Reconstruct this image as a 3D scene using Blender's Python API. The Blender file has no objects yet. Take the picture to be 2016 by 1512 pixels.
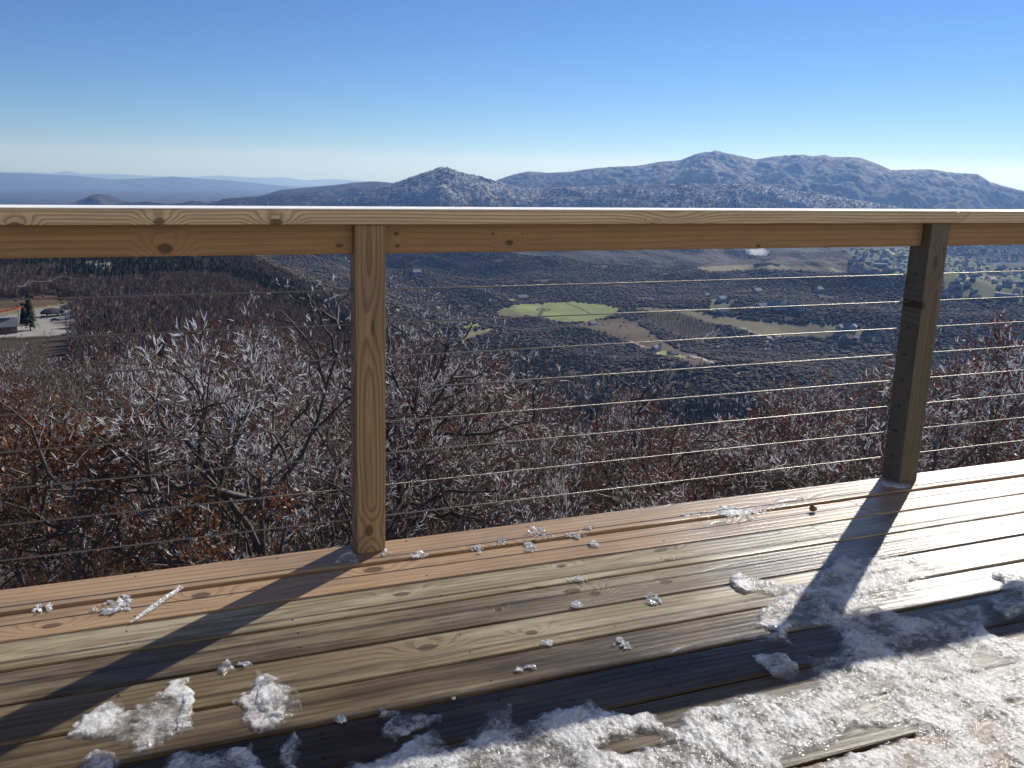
import bpy, bmesh, math, random
import numpy as np
from mathutils import Vector, Matrix, Euler
rng = np.random.default_rng(7)
random.seed(7)
sc = bpy.context.scene
COL = sc.collection
R = math.radians

# ------------------------------------------------------------------ camera
CAM = np.array([0.0, 0.0, 1.18])
F_ = np.array([0.3155, 0.9296, -0.1905]); F_ /= np.linalg.norm(F_)
R_ = np.array([0.9480, -0.3177, 0.0198]); R_ -= F_ * (R_ @ F_); R_ /= np.linalg.norm(R_)
U_ = np.cross(R_, F_)
FPX, CX, CY = 1600.0, 916.55, 644.35          # in pixels of a 2016 x 1512 frame
cd = bpy.data.cameras.new('camera'); cam = bpy.data.objects.new('camera', cd); COL.objects.link(cam)
cam.matrix_world = Matrix(((R_[0], U_[0], -F_[0], CAM[0]), (R_[1], U_[1], -F_[1], CAM[1]),
                           (R_[2], U_[2], -F_[2], CAM[2]), (0, 0, 0, 1)))
cd.sensor_width = 36; cd.lens = 36 * FPX / 2016
cd.shift_x = (1008 - CX) / 2016; cd.shift_y = -(756 - CY) / 2016
cd.clip_start = 0.02; cd.clip_end = 200000
sc.camera = cam

# ------------------------------------------------------------------ light
SUN_AZ, SUN_EL = R(55.1), R(33.5)             # azimuth from +Y towards +X
w = bpy.data.worlds.new('World'); sc.world = w; w.use_nodes = True
nt = w.node_tree; nt.nodes.clear()
sky = nt.nodes.new('ShaderNodeTexSky'); sky.sky_type = 'NISHITA'; sky.sun_disc = False
sky.sun_elevation = SUN_EL; sky.sun_rotation = SUN_AZ
sky.altitude = 1600; sky.air_density = 1.0; sky.dust_density = 0.0; sky.ozone_density = 4.0
bg = nt.nodes.new('ShaderNodeBackground'); bg.inputs[1].default_value = 0.05
wo = nt.nodes.new('ShaderNodeOutputWorld')
gam = nt.nodes.new('ShaderNodeGamma'); gam.inputs[1].default_value = 1.09
tin = nt.nodes.new('ShaderNodeMix'); tin.data_type = 'RGBA'; tin.blend_type = 'MULTIPLY'; tin.inputs[0].default_value = 1; tin.inputs[7].default_value = (0.66, 0.88, 1.24, 1)
nt.links.new(sky.outputs[0], gam.inputs[0]); nt.links.new(gam.outputs[0], tin.inputs[6]); nt.links.new(tin.outputs[2], bg.inputs[0]); nt.links.new(bg.outputs[0], wo.inputs[0])
sd = bpy.data.lights.new('sun', 'SUN'); so = bpy.data.objects.new('sun', sd); COL.objects.link(so)
sd.energy = 5.0; sd.angle = R(0.53); sd.color = (1.0, 0.95, 0.87)
sdir = Vector((math.sin(SUN_AZ) * math.cos(SUN_EL), math.cos(SUN_AZ) * math.cos(SUN_EL), math.sin(SUN_EL)))
so.rotation_euler = sdir.to_track_quat('Z', 'Y').to_euler(); so.location = sdir * 50
vs = sc.view_settings
vs.view_transform = 'Standard'; vs.look = 'None'; vs.gamma = 1.0; vs.exposure = 0.28; vs.use_curve_mapping = False
cy = sc.cycles
cy.use_denoising = True; cy.max_bounces = 8; cy.transparent_max_bounces = 24; cy.volume_bounces = 1
cy.diffuse_bounces = 3; cy.glossy_bounces = 3; cy.transmission_bounces = 4; cy.sample_clamp_indirect = 6

# ------------------------------------------------------------------ helpers
def ray(px, py):
    q = F_ + (px - CX) / FPX * R_ - (py - CY) / FPX * U_
    return q / np.linalg.norm(q)
def gp(px, py, z=0.0):
    q = ray(px, py); t = (z - CAM[2]) / q[2]
    return (CAM + t * q)
def azel(px, py):
    q = ray(px, py)
    return math.degrees(math.atan2(q[0], q[1])), math.degrees(math.asin(q[2]))
def proj(P):
    q = np.asarray(P) - CAM; D = q @ F_
    D = np.where(np.abs(D) < 1e-6, 1e-6, D)
    return CX + FPX * (q @ R_) / D, CY - FPX * (q @ U_) / D, D
def tag(o, label=None, cat=None, group=None, kind=None):
    if label: o['label'] = label
    if cat: o['category'] = cat
    if group: o['group'] = group
    if kind: o['kind'] = kind
    return o
def empty(name, loc=(0, 0, 0), rz=0):
    o = bpy.data.objects.new(name, None); COL.objects.link(o)
    o.location = loc; o.rotation_euler = (0, 0, rz); o.empty_display_size = 0.2
    return o
def link(name, me, mats=(), parent=None):
    o = bpy.data.objects.new(name, me); COL.objects.link(o)
    for m in mats: me.materials.append(m)
    if parent: o.parent = parent
    return o
def npmesh(name, V, T, mats=(), parent=None, smooth=False, mi=None):
    """V (n,3); T (m,3) or (m,4)"""
    V = np.asarray(V, np.float32); T = np.asarray(T, np.int32)
    me = bpy.data.meshes.new(name)
    k = T.shape[1]
    me.vertices.add(len(V)); me.vertices.foreach_set('co', V.ravel())
    me.loops.add(T.size); me.loops.foreach_set('vertex_index', T.ravel())
    me.polygons.add(len(T))
    me.polygons.foreach_set('loop_start', np.arange(0, T.size, k, dtype=np.int32))
    me.polygons.foreach_set('loop_total', np.full(len(T), k, np.int32))
    if smooth: me.polygons.foreach_set('use_smooth', np.ones(len(T), bool))
    if mi is not None: me.polygons.foreach_set('material_index', np.asarray(mi, np.int32))
    me.update(calc_edges=True)
    if name is None: return me
    return link(name, me, mats, parent)
def copy_tree(o, parent=None):
    c = o.copy(); COL.objects.link(c)
    if parent: c.parent = parent
    for ch in list(o.children): copy_tree(ch, c)
    return c
class Geo:
    """collects boxes, tubes and prisms into one mesh"""
    def __init__(s): s.v = []; s.f = []
    def add(s, vs_, fs):
        n = len(s.v); s.v += [tuple(map(float, p)) for p in vs_]; s.f += [tuple(i + n for i in f) for f in fs]
    def box(s, x0, x1, y0, y1, z0, z1):
        s.add([(x0, y0, z0), (x1, y0, z0), (x1, y1, z0), (x0, y1, z0), (x0, y0, z1), (x1, y0, z1), (x1, y1, z1), (x0, y1, z1)],
              [(0, 3, 2, 1), (4, 5, 6, 7), (0, 1, 5, 4), (1, 2, 6, 5), (2, 3, 7, 6), (3, 0, 4, 7)])
    def tube(s, pts, rad, n=6, cap=True):
        pts = [Vector(p) for p in pts]; rings = []
        for i, p in enumerate(pts):
            d = (pts[min(i + 1, len(pts) - 1)] - pts[max(i - 1, 0)]).normalized()
            a = d.orthogonal().normalized() if i == 0 else (a - d * a.dot(d)).normalized()
            b = d.cross(a); r = rad[i] if hasattr(rad, '__len__') else rad
            rings.append([p + (a * math.cos(2 * math.pi * k / n) + b * math.sin(2 * math.pi * k / n)) * r for k in range(n)])
        vs_ = [q for r_ in rings for q in r_]
        fs = [(i * n + k, i * n + (k + 1) % n, (i + 1) * n + (k + 1) % n, (i + 1) * n + k) for i in range(len(pts) - 1) for k in range(n)]
        if cap: fs += [tuple(range(n))[::-1], tuple((len(pts) - 1) * n + k for k in range(n))]
        s.add(vs_, fs)
    def obj(s, name, mats, parent=None, bevel=0, smooth=False, seg=2):
        me = bpy.data.meshes.new(name); me.from_pydata(s.v, [], s.f); me.update()
        if bevel:
            bm = bmesh.new(); bm.from_mesh(me)
            bmesh.ops.bevel(bm, geom=bm.edges[:], offset=bevel, segments=seg, affect='EDGES', profile=0.5)
            bm.to_mesh(me); bm.free()
        if smooth: me.polygons.foreach_set('use_smooth', np.ones(len(me.polygons), bool))
        return link(name, me, mats if isinstance(mats, (list, tuple)) else [mats], parent)

# ---- numpy noise
_perm = np.random.default_rng(3).permutation(4096)
_g = np.random.default_rng(4).uniform(0, 2 * np.pi, 4096); _gx, _gy = np.cos(_g), np.sin(_g)
def perlin(x, y, s=0):
    x = np.asarray(x, float) + s * 17.31; y = np.asarray(y, float) + s * 9.77
    xi = np.floor(x).astype(np.int64); yi = np.floor(y).astype(np.int64); fx = x - xi; fy = y - yi
    u = fx * fx * fx * (fx * (fx * 6 - 15) + 10); v = fy * fy * fy * (fy * (fy * 6 - 15) + 10)
    def g(ix, iy, dx, dy):
        h = _perm[(_perm[ix & 4095] + iy) & 4095]; return _gx[h] * dx + _gy[h] * dy
    a = g(xi, yi, fx, fy); b = g(xi + 1, yi, fx - 1, fy); c = g(xi, yi + 1, fx, fy - 1); d = g(xi + 1, yi + 1, fx - 1, fy - 1)
    return (a + u * (b - a) + v * ((c + u * (d - c)) - (a + u * (b - a)))) * 1.5
def fbm(x, y, o=4, s=0, g=0.5):
    t = 0; a = 1; n = 0
    for k in range(o):
        t = t + a * perlin(x * 2 ** k, y * 2 ** k, s + k * 3.1); n += a; a *= g
    return t / n
def ridged(x, y, o=4, s=0):
    t = 0; a = 1; n = 0
    for k in range(o):
        t = t + a * (1 - 2 * np.abs(perlin(x * 2 ** k, y * 2 ** k, s + k * 3.1))); n += a; a *= 0.5
    return t / n
def sstep(a, b, x):
    t = np.clip((x - a) / (b - a), 0, 1); return t * t * (3 - 2 * t)
def inpoly(x, y, P):
    P = np.asarray(P, float); c = np.zeros(np.shape(x), bool); j = len(P) - 1
    for i in range(len(P)):
        xi, yi = P[i]; xj, yj = P[j]
        if yi != yj:
            c ^= ((yi > y) != (yj > y)) & (x < (xj - xi) * (y - yi) / (yj - yi) + xi)
        j = i
    return c
def segdist(x, y, P, closed=True):
    P = np.asarray(P, float); d = np.full(np.shape(x), 1e9)
    for i in range(len(P) if closed else len(P) - 1):
        a = P[i]; b = P[(i + 1) % len(P)]; ab = b - a; L = ab @ ab + 1e-12
        t = np.clip(((x - a[0]) * ab[0] + (y - a[1]) * ab[1]) / L, 0, 1)
        d = np.minimum(d, np.hypot(x - a[0] - t * ab[0], y - a[1] - t * ab[1]))
    return d

# ---- node helper
class M:
    def __init__(s, name):
        s.m = bpy.data.materials.new(name); s.m.use_nodes = True; s.t = s.m.node_tree; s.t.nodes.clear()
        s.out = s.t.nodes.new('ShaderNodeOutputMaterial')
    def n(s, typ, ins=None, **kw):
        nd = s.t.nodes.new('ShaderNode' + typ)
        for k, v in kw.items(): setattr(nd, k, v)
        for k, v in (ins or {}).items(): s.set(nd.inputs[k], v)
        return nd
    def set(s, sock, v):
        if isinstance(v, bpy.types.NodeSocket): s.t.links.new(v, sock)
        elif isinstance(v, bpy.types.Node): s.t.links.new(v.outputs[0], sock)
        else:
            if sock.type == 'RGBA' and hasattr(v, '__len__') and len(v) == 3: v = (*v, 1)
            sock.default_value = v
    def math(s, op, a, b=0.0, c=0.0, clamp=False):
        nd = s.t.nodes.new('ShaderNodeMath'); nd.operation = op; nd.use_clamp = clamp
        for i, v in enumerate((a, b, c)): s.set(nd.inputs[i], v)
        return nd.outputs[0]
    def mix(s, f, a, b, mode='MIX'):
        nd = s.t.nodes.new('ShaderNodeMix'); nd.data_type = 'RGBA'; nd.blend_type = mode
        s.set(nd.inputs[0], f); s.set(nd.inputs[6], a); s.set(nd.inputs[7], b); return nd.outputs[2]
    def mixf(s, f, a, b):
        nd = s.t.nodes.new('ShaderNodeMix'); s.set(nd.inputs[0], f); s.set(nd.inputs[2], a); s.set(nd.inputs[3], b); return nd.outputs[0]
    def ramp(s, x, lo, hi, a=0.0, b=1.0, smooth=True):
        nd = s.t.nodes.new('ShaderNodeMapRange'); nd.interpolation_type = 'SMOOTHSTEP' if smooth else 'LINEAR'
        for i, v in enumerate((x, lo, hi, a, b)): s.set(nd.inputs[i], v)
        return nd.outputs[0]
    def vec(s, x, y, z):
        nd = s.t.nodes.new('ShaderNodeCombineXYZ')
        for i, v in enumerate((x, y, z)): s.set(nd.inputs[i], v)
        return nd.outputs[0]
    def noise(s, v, scale=1, detail=2, rough=0.5, dist=0.0):
        nd = s.n('TexNoise', {'Vector': v, 'Scale': scale, 'Detail': detail, 'Roughness': rough, 'Distortion': dist}); return nd.outputs[0]
    def finish(s, bsdf): s.set(s.out.inputs[0], bsdf); return s.m

def plain(name, c, rough=0.6, metal=0.0, spec=0.5, var=0.15, scale=5.0):
    m = M(name); tc = m.n('TexCoord')
    nz = m.noise(tc.outputs['Object'], scale, 4, 0.6)
    col = m.mix(nz, [x * (1 - var) for x in c], [min(1, x * (1 + var)) for x in c])
    p = m.n('BsdfPrincipled', {'Base Color': col, 'Roughness': rough, 'Metallic': metal, 'Specular IOR Level': spec})
    return m.finish(p)

# ------------------------------------------------------------------ wood
def wood(name, axes, light, dark, grain=230, warp=9.0, K=16.0, wetlo=0.5, wethi=0.7, r_dry=0.55, r_wet=0.22, wetdark=0.5, 
         stain=(0.10, 0.09, 0.08), stainamt=0.5, ring=0.6, flame=None, knot=0.09, weather=0.0, knots=(), damp=False):
    m = M(name); tc = m.n('TexCoord'); sep = m.n('SeparateXYZ', {0: tc.outputs['Object']})
    rnd = m.n('ObjectInfo').outputs['Random']
    l = m.math('ADD', sep.outputs[axes[0]], m.math('MULTIPLY', rnd, 23.7)); c = sep.outputs[axes[1]]; t3 = sep.outputs[axes[2]]
    cc = m.math('ADD', c, m.math('MULTIPLY', t3, 0.8))
    z = m.math('MULTIPLY', rnd, 11.0)
    vo = m.n('TexVoronoi', {'Vector': m.vec(m.math('MULTIPLY', l, 1.5), m.math('MULTIPLY', cc, 6.0), z), 'Scale': 1.0})
    d = m.math('ADD', vo.outputs['Distance'], m.math('MULTIPLY', m.noise(m.vec(m.math('MULTIPLY', l, 9.0), m.math('MULTIPLY', cc, 30.0), z), 1, 2), 0.04))
    kn = m.ramp(d, 0.0, 0.45, 1.0, 0.0)
    kn = m.math('MULTIPLY', kn, kn)
    kcore = m.ramp(d, knot * 0.45, knot, 1.0, 0.0)
    wob = m.math('MULTIPLY', m.math('SUBTRACT', m.noise(tc.outputs['Object'], 60, 3, 0.6), 0.5), 0.5)
    for (kl, kc, rl, rc) in knots:
        e2 = m.math('SQRT', m.math('ADD', m.math('POWER', m.math('ABSOLUTE', m.math('MULTIPLY', m.math('SUBTRACT', sep.outputs[axes[0]], kl), 1 / rl)), 2.0), m.math('POWER', m.math('ABSOLUTE', m.math('MULTIPLY', m.math('SUBTRACT', c, kc), 1 / rc)), 2.0)))
        e2 = m.math('ADD', e2, wob)
        kn = m.math('ADD', kn, m.math('MULTIPLY', m.ramp(e2, 0.0, 4.5, 1.0, 0.0), 1.1)); kcore = m.math('MAXIMUM', kcore, m.ramp(e2, 0.65, 1.1, 1.0, 0.0))
    n1 = m.noise(m.vec(m.math('MULTIPLY', l, 1.1), m.math('MULTIPLY', cc, 6.0), z), 1, 2, 0.5)
    if flame:
        e = m.math('SUBTRACT', c, flame[0])
        g = m.math('ADD', m.math('MULTIPLY', m.math('POWER', m.math('ABSOLUTE', e), 1.55), flame[1]), m.math('MULTIPLY', l, flame[2]))
    else:
        g = m.math('MULTIPLY', cc, grain)
    g = m.math('ADD', g, m.math('ADD', m.math('MULTIPLY', n1, warp), m.math('MULTIPLY', kn, K)))
    fr = m.math('FRACT', m.math('MULTIPLY', g, 0.159))
    rg = m.math('MULTIPLY', m.ramp(fr, 0.35, 0.9), m.ramp(fr, 0.92, 1.0, 1.0, 0.0))
    fib = m.noise(m.vec(m.math('MULTIPLY', l, 5.0), m.math('MULTIPLY', cc, 330.0), m.math('MULTIPLY', t3, 330.0)), 1, 3, 0.6)
    fib2 = m.noise(m.vec(m.math('MULTIPLY', l, 1.6), m.math('MULTIPLY', cc, 60.0), z), 1, 4, 0.65)
    col = m.mix(m.math('MULTIPLY', rg, ring), light, dark)
    col = m.mix(m.ramp(fib, 0.3, 0.7, 0.0, 0.35), col, dark)
    st = m.noise(m.vec(m.math('MULTIPLY', l, 1.7), m.math('MULTIPLY', cc, 10.0), z), 1, 5, 0.65)
    col = m.mix(m.math('MULTIPLY', m.ramp(m.math('ADD', m.math('MULTIPLY', st, 0.65), m.math('MULTIPLY', fib2, 0.35)), 0.46, 0.62), stainamt), col, stain)
    if weather:
        wn = m.noise(m.vec(m.math('MULTIPLY', l, 2.3), m.math('MULTIPLY', cc, 22.0), m.math('ADD', z, 5)), 1, 5, 0.7)
        col = m.mix(m.math('MULTIPLY', m.ramp(wn, 0.45, 0.65), weather), col, (0.50, 0.45, 0.33))
    col = m.mix(m.math('MULTIPLY', kcore, 0.75), col, (0.035, 0.022, 0.014))
    gr = m.noise(tc.outputs['Object'], 900, 2, 0.7)
    col = m.mix(m.ramp(gr, 0.35, 0.75, 0.0, 0.4), col, m.mix(0.5, dark, (0.01, 0.01, 0.01)))
    wt = m.noise(m.vec(m.math('MULTIPLY', l, 0.9), m.math('MULTIPLY', cc, 3.2), m.math('ADD', z, 3)), 1, 5, 0.6)
    wet = m.ramp(wt, wetlo, wethi)
    col = m.mix(m.math('MULTIPLY', wet, wetdark), col, m.mix(1.0, col, (0.42, 0.36, 0.30), 'MULTIPLY'))
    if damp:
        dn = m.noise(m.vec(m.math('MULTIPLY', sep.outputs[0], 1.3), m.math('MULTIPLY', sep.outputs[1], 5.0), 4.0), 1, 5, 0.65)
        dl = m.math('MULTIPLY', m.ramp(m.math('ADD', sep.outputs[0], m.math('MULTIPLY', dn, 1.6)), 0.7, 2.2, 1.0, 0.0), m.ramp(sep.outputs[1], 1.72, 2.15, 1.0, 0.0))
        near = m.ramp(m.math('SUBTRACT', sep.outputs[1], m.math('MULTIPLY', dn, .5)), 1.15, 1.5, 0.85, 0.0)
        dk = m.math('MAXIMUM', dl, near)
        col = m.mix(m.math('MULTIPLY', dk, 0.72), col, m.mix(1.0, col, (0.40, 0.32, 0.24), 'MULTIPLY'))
        sheen = m.math('MULTIPLY', m.ramp(m.math('ADD', sep.outputs[0], m.math('MULTIPLY', dn, 2.4)), 2.35, 3.0, 0.0, 1.0), m.math('MULTIPLY', m.ramp(fib2, 0.25, 0.5, 0.55, 1.0), m.ramp(m.math('ADD', sep.outputs[1], m.math('MULTIPLY', dn, .2)), 1.5, 1.75)))
        wet = m.math('MAXIMUM', wet, sheen)
    ro = m.math('ADD', m.mixf(wet, r_dry, r_wet), m.math('MULTIPLY', m.math('SUBTRACT', fib2, 0.5), 0.18), clamp=True)
    h = m.math('ADD', m.math('MULTIPLY', fib2, 0.5), m.math('ADD', m.math('MULTIPLY', rg, -0.35), m.math('MULTIPLY', gr, 0.25)))
    h = m.math('ADD', h, m.math('MULTIPLY', kcore, -0.6))
    bp = m.n('Bump', {'Height': h, 'Strength': 0.6, 'Distance': 0.0028})
    p = m.n('BsdfPrincipled', {'Base Color': col, 'Roughness': ro, 'Normal': bp, 'Specular IOR Level': (m.math('ADD', m.mixf(wet, 0.12, 0.15), m.math('MULTIPLY', sheen, 0.45)) if damp else m.mixf(wet, .2, .4))})
    return m.finish(p)
def wk(px, py, y=None, z=0.0):
    if y is None: return gp(px, py, z)
    q = ray(px, py); t = y / q[1]; return CAM + t * q
def KC(L): return [(float(wk(a, b, 2.299)[0]), float(wk(a, b, 2.299)[2]), rl, rc) for a, b, rl, rc in L]
def KB(L): return [(float(wk(a, b, 2.353)[0]), float(wk(a, b, 2.353)[2]), rl, rc) for a, b, rl, rc in L]
def KP(L): return [(float(wk(a, b, 2.317)[2]), float(wk(a, b, 2.317)[0]), rl, rc) for a, b, rl, rc in L]
def KD(L): return [(float(gp(a, b)[0]), float(gp(a, b)[1]), rl, rc) for a, b, rl, rc in L]
capk = KC([(313, 437, .018, .012), (543, 437, .022, .010), (30, 443, .018, .008), (1285, 441, .012, .004)])
brdk = KB([(325, 490, .022, .016), (1003, 478, .016, .009), (1493, 484, .010, .007), (668, 484, .012, .006), (782, 484, .008, .006), (780, 460, .008, .006), (970, 460, .005, .004)])
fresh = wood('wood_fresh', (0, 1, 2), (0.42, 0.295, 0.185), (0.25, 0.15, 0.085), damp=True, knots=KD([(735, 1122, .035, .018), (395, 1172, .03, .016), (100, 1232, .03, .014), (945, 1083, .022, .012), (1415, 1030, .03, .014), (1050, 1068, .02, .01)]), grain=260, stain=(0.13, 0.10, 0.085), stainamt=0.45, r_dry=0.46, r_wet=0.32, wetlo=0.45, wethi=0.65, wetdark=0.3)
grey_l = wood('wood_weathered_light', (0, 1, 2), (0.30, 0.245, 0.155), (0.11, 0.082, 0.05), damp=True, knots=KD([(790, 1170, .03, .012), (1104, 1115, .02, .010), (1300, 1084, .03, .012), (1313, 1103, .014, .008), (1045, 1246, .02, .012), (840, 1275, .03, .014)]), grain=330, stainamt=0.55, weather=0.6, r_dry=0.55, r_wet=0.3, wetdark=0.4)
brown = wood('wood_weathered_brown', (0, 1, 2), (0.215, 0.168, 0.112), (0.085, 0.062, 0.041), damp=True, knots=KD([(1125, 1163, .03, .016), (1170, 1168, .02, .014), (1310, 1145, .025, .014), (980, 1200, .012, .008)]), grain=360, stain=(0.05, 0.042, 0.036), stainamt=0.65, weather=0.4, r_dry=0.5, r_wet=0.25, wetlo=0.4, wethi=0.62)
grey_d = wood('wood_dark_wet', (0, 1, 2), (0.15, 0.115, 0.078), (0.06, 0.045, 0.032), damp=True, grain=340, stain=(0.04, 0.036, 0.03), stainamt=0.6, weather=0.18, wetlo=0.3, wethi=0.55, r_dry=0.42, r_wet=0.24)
cap_w = wood('wood_cap_rail', (0, 2, 1), (0.78, 0.63, 0.42), (0.33, 0.21, 0.115), knots=capk, grain=620, warp=16, K=22, stainamt=0.2, ring=0.75, knot=0.12, r_dry=0.36, r_wet=0.26)
brd_w = wood('wood_rail_board', (0, 2, 1), (0.40, 0.25, 0.13), (0.19, 0.105, 0.055), knots=brdk, grain=330, warp=10, K=20, stainamt=0.12, ring=0.35, wetdark=0.2, wetlo=0.6, wethi=0.8)
post_w = wood('wood_post', (2, 0, 1), (0.42, 0.30, 0.175), (0.14, 0.078, 0.04), flame=(0.487, 2500, 7.0), warp=3.2, knots=KP([(727, 1045, .022, .014)]), K=14, stainamt=0.35, ring=0.62, wetdark=0.3, wetlo=0.5, wethi=0.75)
post_g = wood('wood_post_grey', (2, 0, 1), (0.18, 0.16, 0.12), (0.075, 0.06, 0.043), flame=(2.66, 1500, 6.0), warp=5, knots=KP([(1841, 518, .03, .012), (1817, 602, .02, .012)]), K=16, stainamt=0.5, ring=0.6, wetdark=0.3)
under_w = plain('wood_underside', (0.12, 0.085, 0.05), 0.8)

# ------------------------------------------------------------------ deck
deck = empty('deck'); tag(deck, 'weathered wooden deck of long boards, patchy with melting ice, inside the cable railing', kind='structure')
Y_EDGE = 2.3835
edges = [(2.3835, 2.252), (2.238, 2.1085), (2.1015, 1.976), (1.970, 1.8385), (1.8305, 1.7005), (1.6925, 1.574)]
y = 1.566
while y > -0.6:
    edges.append((y, y - 0.130)); y -= 0.1375
tones = [fresh, fresh, grey_l, brown, grey_l, brown, grey_d, brown, grey_d, fresh, grey_d, brown, grey_l, grey_d, brown, grey_d]
zoff = [0.004, 0, 0.001, -0.001, 0.0005, -0.0005]
def board(x0, x1, ya, yb, k, mat):
    y0, y1 = min(ya, yb), max(ya, yb); w_ = y1 - y0; t = 0.030; z0 = (zoff[k] if k < len(zoff) else random.uniform(-.001, .001))
    prof = [(0, -t), (w_, -t), (w_, -0.0045), (w_ - 0.0014, -0.0012), (w_ - 0.0045, 0), (w_ * .5, -0.0006), (0.0045, 0), (0.0014, -0.0012), (0, -0.0045)]
    nseg = max(2, int((x1 - x0) / 0.11)); V = []; Fc = []; s = random.uniform(0, 50)
    for i in range(nseg + 1):
        x = x0 + (x1 - x0) * i / nseg
        wob = float(perlin(x * 1.1 + s, k * 3.3)) * 0.0025; wob2 = float(perlin(x * 5 + s, k * 2.3 + 8)) * 0.0008; dz = float(perlin(x * 0.8 + s, k + 20.)) * 0.0012
        for (a, b) in prof: V.append((x, y0 + a + wob + (wob2 if a < w_ * .5 else -wob2), z0 + b + dz))
    n = len(prof)
    for i in range(nseg):
        for j in range(n): Fc.append((i * n + j, (i + 1) * n + j, (i + 1) * n + (j + 1) % n, i * n + (j + 1) % n))
    Fc = [f[::-1] for f in Fc]
    Fc += [tuple(range(n)), tuple(nseg * n + j for j in range(n))[::-1]]
    g = Geo(); g.v = V; g.f = Fc
    o = g.obj('deck_board', mat, deck)
    bm = bmesh.new(); bm.from_mesh(o.data); bmesh.ops.recalc_face_normals(bm, faces=bm.faces[:]); bm.to_mesh(o.data); bm.free()
    return o
jx1 = gp(1701, 1001)[0]; jx2 = gp(1610, 1044)[0]
joints = {0: [5.9], 1: [jx1], 2: [jx2], 3: [-1.9, 4.6], 4: [3.4], 5: [-2.2, 4.1], 6: [3.0], 8: [2.6], 11: [2.0]}
for k, (ya, yb) in enumerate(edges):
    xs = [-6.0] + [q for q in joints.get(k, [])] + [9.0]
    for a, b in zip(xs[:-1], xs[1:]): board(a + 0.0015, b - 0.0015, ya, yb, k, tones[k % len(tones)])
g = Geo()
for i in range(38):
    x = -5.9 + i * 0.4064; g.box(x, x + 0.038, -0.6, 2.325, -0.27, -0.0325)
j = g.obj('joists', under_w, deck); j['kind'] = 'stuff'
g = Geo(); g.box(-6, 9, 2.327, 2.365, -0.27, -0.034); g.obj('rim_board', under_w, deck)
# nail heads: little dark dashes in pairs over each joist
nail_m = plain('nail_rust', (0.05, 0.035, 0.03), 0.5, 0.6)
g = Geo()
for i in range(38):
    x = -5.9 + i * 0.4064 + 0.019
    for k, (ya, yb) in enumerate(edges[:12]):
        for yy in (ya - 0.028, yb + 0.03):
            if random.random() < .3: continue
            xx = x + random.uniform(-.008, .008); y2 = yy + random.uniform(-.006, .006); z = (zoff[k] if k < 6 else 0) + 0.0006
            n = 8; a0 = random.uniform(0, 3)
            g.add([(xx + .0032 * math.cos(a0 + q * .785), y2 + .0024 * math.sin(a0 + q * .785), z) for q in range(n)] + [(xx + .0036 * math.cos(a0 + q * .785), y2 + .0028 * math.sin(a0 + q * .785), z - .003) for q in range(n)],
                  [tuple(range(n))] + [(q, n + q, n + (q + 1) % n, (q + 1) % n) for q in range(n)])
j = g.obj('nail_heads', nail_m, deck); j['kind'] = 'stuff'

# ------------------------------------------------------------------ railing
D0 = 2.317; W = 0.089; HB, HT, HLB = 1.0206, 1.0657, 0.9313
rail = empty('deck_railing', (0, 0, 0)); tag(rail, 'wooden deck railing with square posts, flat cap rail and eight steel cables over the valley', 'railing')
px_ = [-1.706, 0.4475, 2.601, 4.7545]
for i, x in enumerate(px_):
    g = Geo(); g.box(x, x + W, D0, D0 + W, 0.0015 if i != 0 else 0.0015, HB - 0.001)
    p = g.obj('post', post_g if i == 2 else post_w, rail, bevel=0.003)
    if i == 2: p['label'] = 'grey weathered post with dark knots'
    if i == 1: p['label'] = 'tan post with flame shaped grain'
    g = Geo(); g.box(x + .002, x + W - .002, Y_EDGE + .002, D0 + W - .001, -0.25, 0.0005); g.obj('post_foot', post_w, p)
yb0 = D0 + 0.036
for i in range(3):
    xa = px_[i] + W + 0.0008; xb = px_[i + 1] - 0.0008
    g = Geo(); g.box(xa, xb, yb0, yb0 + 0.038, HLB, HB - 0.0012); g.obj('rail_board', brd_w, rail, bevel=0.003)
xj = gp(1872, 428, HB)[0] if False else 2.735
for a, b, m_ in ((-6.0, xj, cap_w), (xj, 9.0, cap_w)):
    g = Geo(); sa = 0.03 if a > 0 else 0; sb = 0.03 if b < 5 else 0
    y0, y1 = D0 - 0.018, D0 + 0.122; z0, z1 = HB, HT - .004
    e = 0.0006
    g.add([(a - sa + e, y0, z0), (b - sb - e, y0, z0), (b - sb - e, y1, z0), (a - sa + e, y1, z0), (a + sa + e, y0, z1), (b + sb - e, y0, z1), (b + sb - e, y1, z1), (a + sa + e, y1, z1)],
          [(0, 3, 2, 1), (4, 5, 6, 7), (0, 1, 5, 4), (1, 2, 6, 5), (2, 3, 7, 6), (3, 0, 4, 7)])
    g.obj('cap_rail', m_, rail, bevel=0.004, seg=3)
frm = M('glare_white'); nz = frm.noise(frm.n('TexCoord').outputs['Object'], 40, 4, 0.7)  # white base colour stands in for glare off the wet icy top
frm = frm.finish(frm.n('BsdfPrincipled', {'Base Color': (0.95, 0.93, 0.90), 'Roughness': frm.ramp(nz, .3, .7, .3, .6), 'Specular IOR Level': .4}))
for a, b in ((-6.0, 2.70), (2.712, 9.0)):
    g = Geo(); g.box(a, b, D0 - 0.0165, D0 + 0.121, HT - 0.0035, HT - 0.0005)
    tag(g.obj('glare_film', frm, None, bevel=0.0008, seg=1), 'thin film painted white for the glare along the cap rail ' + ('left of the right post' if a < 0 else 'right of the right post'), 'frost')
steel = M('steel_cable'); tc = steel.n('TexCoord'); sp = steel.n('SeparateXYZ', {0: tc.outputs['Object']})
ang = steel.math('ARCTAN2', sp.outputs[1], sp.outputs[2])
st = steel.math('SINE', steel.math('ADD', steel.math('MULTIPLY', sp.outputs[0], 700.0), steel.math('MULTIPLY', ang, 6.0)))
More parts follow.
